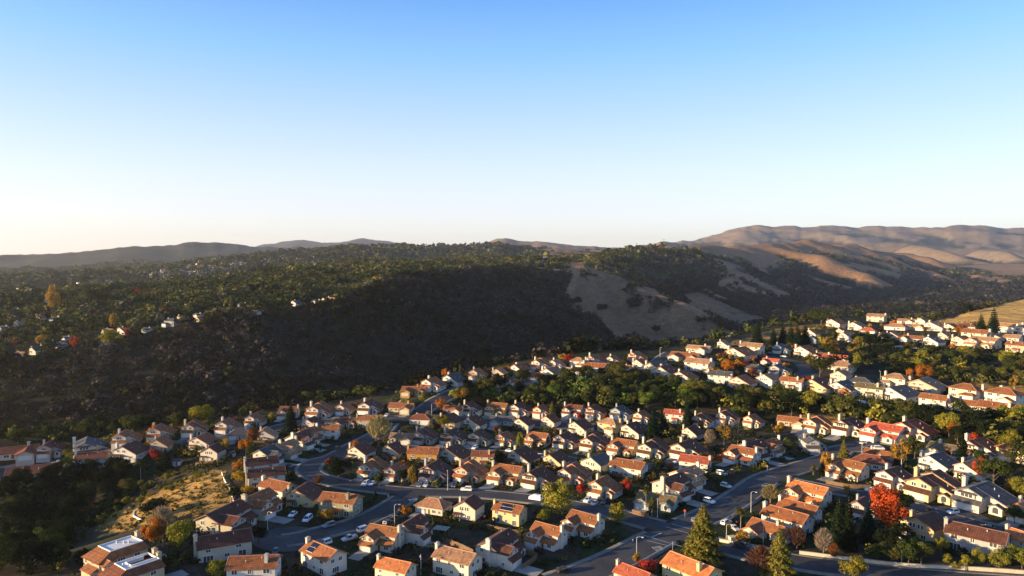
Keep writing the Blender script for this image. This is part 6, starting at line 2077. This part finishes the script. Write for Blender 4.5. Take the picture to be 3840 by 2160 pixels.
def build_walls():
    wall_run('boundary_wall', 'long pale roadside wall at lower right edge', 'wall', [('D',880,1300),('D',1300,1352),('D',1700,1388),('D',2100,1418),('D',2640,1452)], 1.3, .3, M['wallstone'])
    wall_run('boundary_wall', 'pale roadside wall below lowest tile-roof house', 'wall', [('D',278,1203),('D',420,1228),('D',620,1262),('D',700,1280)], 1.2, .3, M['wallstone'])
    px, py = hitc('D', 372, 1212); mb = MB(); mb.box(-1.0, 1.0, -.9, .9, -.5, 2.2); r = tag(empty('wall_pillar', (px, py, float(ground(px, py))), .3), 'square pale pillar at left end of roadside wall', 'pillar')
    link('shaft', mb.mesh('shaft', M['wallstone']), r); mb = MB(); mb.box(-1.12, 1.12, -1.02, 1.02, 2.2, 2.4); link('coping', mb.mesh('coping', M['wallstone']), r)
    W_ = M['wood']; T_ = M['trim']
    wall_run('garden_fence', 'pale fence running down the dry hillside edge', 'fence', [('A',1672,678),('A',1692,735),('A',1738,815),('A',1762,905)], .9, .06, T_, False, 2.5)
    wall_run('garden_fence', 'pale fence below houses on right hillcrest', 'fence', [('G',1535,882),('G',1700,896),('G',1900,912)], 1.6, .1, T_, True, 3)
    wall_run('garden_fence', 'pale garden wall-like fence below right ravine street', 'fence', [('D',1285,132),('D',1450,158),('D',1620,186)], 1.4, .1, T_, True, 3)
    wall_run('garden_fence', 'brown wooden fence inside the central oak belt', 'fence', [('C',1000,188),('C',1070,172),('C',1142,160)], 1.7, .08, W_, False, 2.5)
    for lab, p in (('wooden fence between yards behind the solar-roofed house', [('B',1740,1105),('B',1900,1135),('B',2010,1155)]),
                   ('wooden fence behind tall-chimney white house at bottom centre', [('B',1400,1200),('B',1520,1240),('B',1640,1290)]),
                   ('wooden fence beside white garage right of tall-chimney house', [('B',2030,1300),('B',2120,1330),('B',2010,1400)]),
                   ('wooden fence below the multi-plane terracotta house', [('D',1080,760),('D',1250,790),('D',1420,800)]),
                   ('wooden fence behind yellow gabled house at right', [('D',1640,1205),('D',1800,1240),('D',1960,1262)]),
                   ('wooden fence on corner of blue-grey house', [('C',905,990),('C',960,1003),('C',1030,1018)]),
                   ('wooden fence above lower left flat-roofed houses', [('A',1100,1150),('A',1260,1090),('A',1450,1010)])):
        wall_run('garden_fence', lab, 'fence', p, 1.75, .08, W_, False, 2.4)
    for r, kind, lab in FENCED:
        hx = next(h for h in HOUSES if h[8] is r); x, y, z, rz, sc, ft = hx[:6]; ca, sa = math.cos(rz), math.sin(rz)
        def T(px, py): return (x + sc * (px * ca - py * sa), y + sc * (px * sa + py * ca))
        s_, b = (-1, ft[2]) if kind == 'gb' else (1, ft[3])
        m = (ft[2] + ft[3]) / 2
        p = [T(ft[0] - .6, m), T(ft[0] - .6, b + s_ * 2.0), T(ft[0] - .5, b + s_ * 3.6), T(ft[0] + 1.5, b + s_ * 3.8), T(0, b + s_ * 3.8), T(ft[1] - 1.5, b + s_ * 3.8), T(ft[1] + .5, b + s_ * 3.6), T(ft[1] + .6, b + s_ * 2.0)]
        q = np.array(p)
        if road_dist(q[:, 0], q[:, 1]).min() < 2.4 or not all(clear_of_houses(a, c, .1) for a, c in p[1:]): continue
        wall_run('yard_fence', lab, 'fence', p, 1.7, .07, W_, False, 2.6, 'yard fences of the middle rows')
    # curved white garden kerb on the dry hillside and a patio pergola
    wall_run('garden_kerb', 'curved white kerb on the dry hillside', 'kerb', [('A',1015,965),('A',1008,1000),('A',1035,1020),('A',1072,1030)], .5, .5, T_, False)
    px, py = hitc('B', 1400, 1150); r = tag(empty('pergola', (px, py, float(ground(px, py))), -.3), 'open pergola in shaded yard right of white gabled house', 'pergola')
    pm = MB(); pm.box(-.08, .08, -.08, .08, 0, 2.5); pm = pm.mesh('post', M['wood'])
    for a in (-2, 2):
        for b in (-1.5, 1.5): q = link('post', pm, r); q.location = (a, b, 0)
    rf = MB()
    for k in range(9): rf.box(-2.4 + k * .58, -2.3 + k * .58, -1.9, 1.9, 2.5, 2.64)
    link('slatted_roof', rf.mesh('slatted_roof', M['trim']), r)
    # water tank on the ridge
    px, py = hit(1371, 655, 1400); r = tag(empty('ridge_building', (px, py, float(ground(px, py)) + 1), 0), 'tiny white building alone on the wooded ridge top', 'building')
    mb = MB(); mb.box(-7, 7, -5, 5, -3, 7); link('wall', mb.mesh('wall', M['trim']), r); mb = MB(); mb.prism([(-5.6, 7), (5.6, 7), (0, 9.5)], 'x', -7.6, 7.6); link('roof', mb.mesh('roof', M['trim']), r)

def build_haze(density):
    mb = MB(); zmin, zmax = float(ZG.min()) - 1.0, max(float(ZG.max()) + 12.0, H + 30)
    mb.box(-18000, 18000, -300, 18000, zmin, zmax)
    m, t, o = new_mat('haze')
    p = N(t, 'ShaderNodeVolumePrincipled')
    p.inputs['Color'].default_value = (.88, .89, .94, 1); p.inputs['Density'].default_value = density; p.inputs['Anisotropy'].default_value = 0.5
    t.links.new(p.outputs[0], o.inputs['Volume'])
    tag(link('haze', mb.mesh('haze', m)), kind='stuff')

# ------------------------------------------------------------------ build everything
build_terrain()
build_roads()
build_houses()
build_driveways()
build_markings()
build_trees()
build_cars()
build_lamps()
build_walls()
build_woodland()
build_town()
build_haze(3.3e-5)
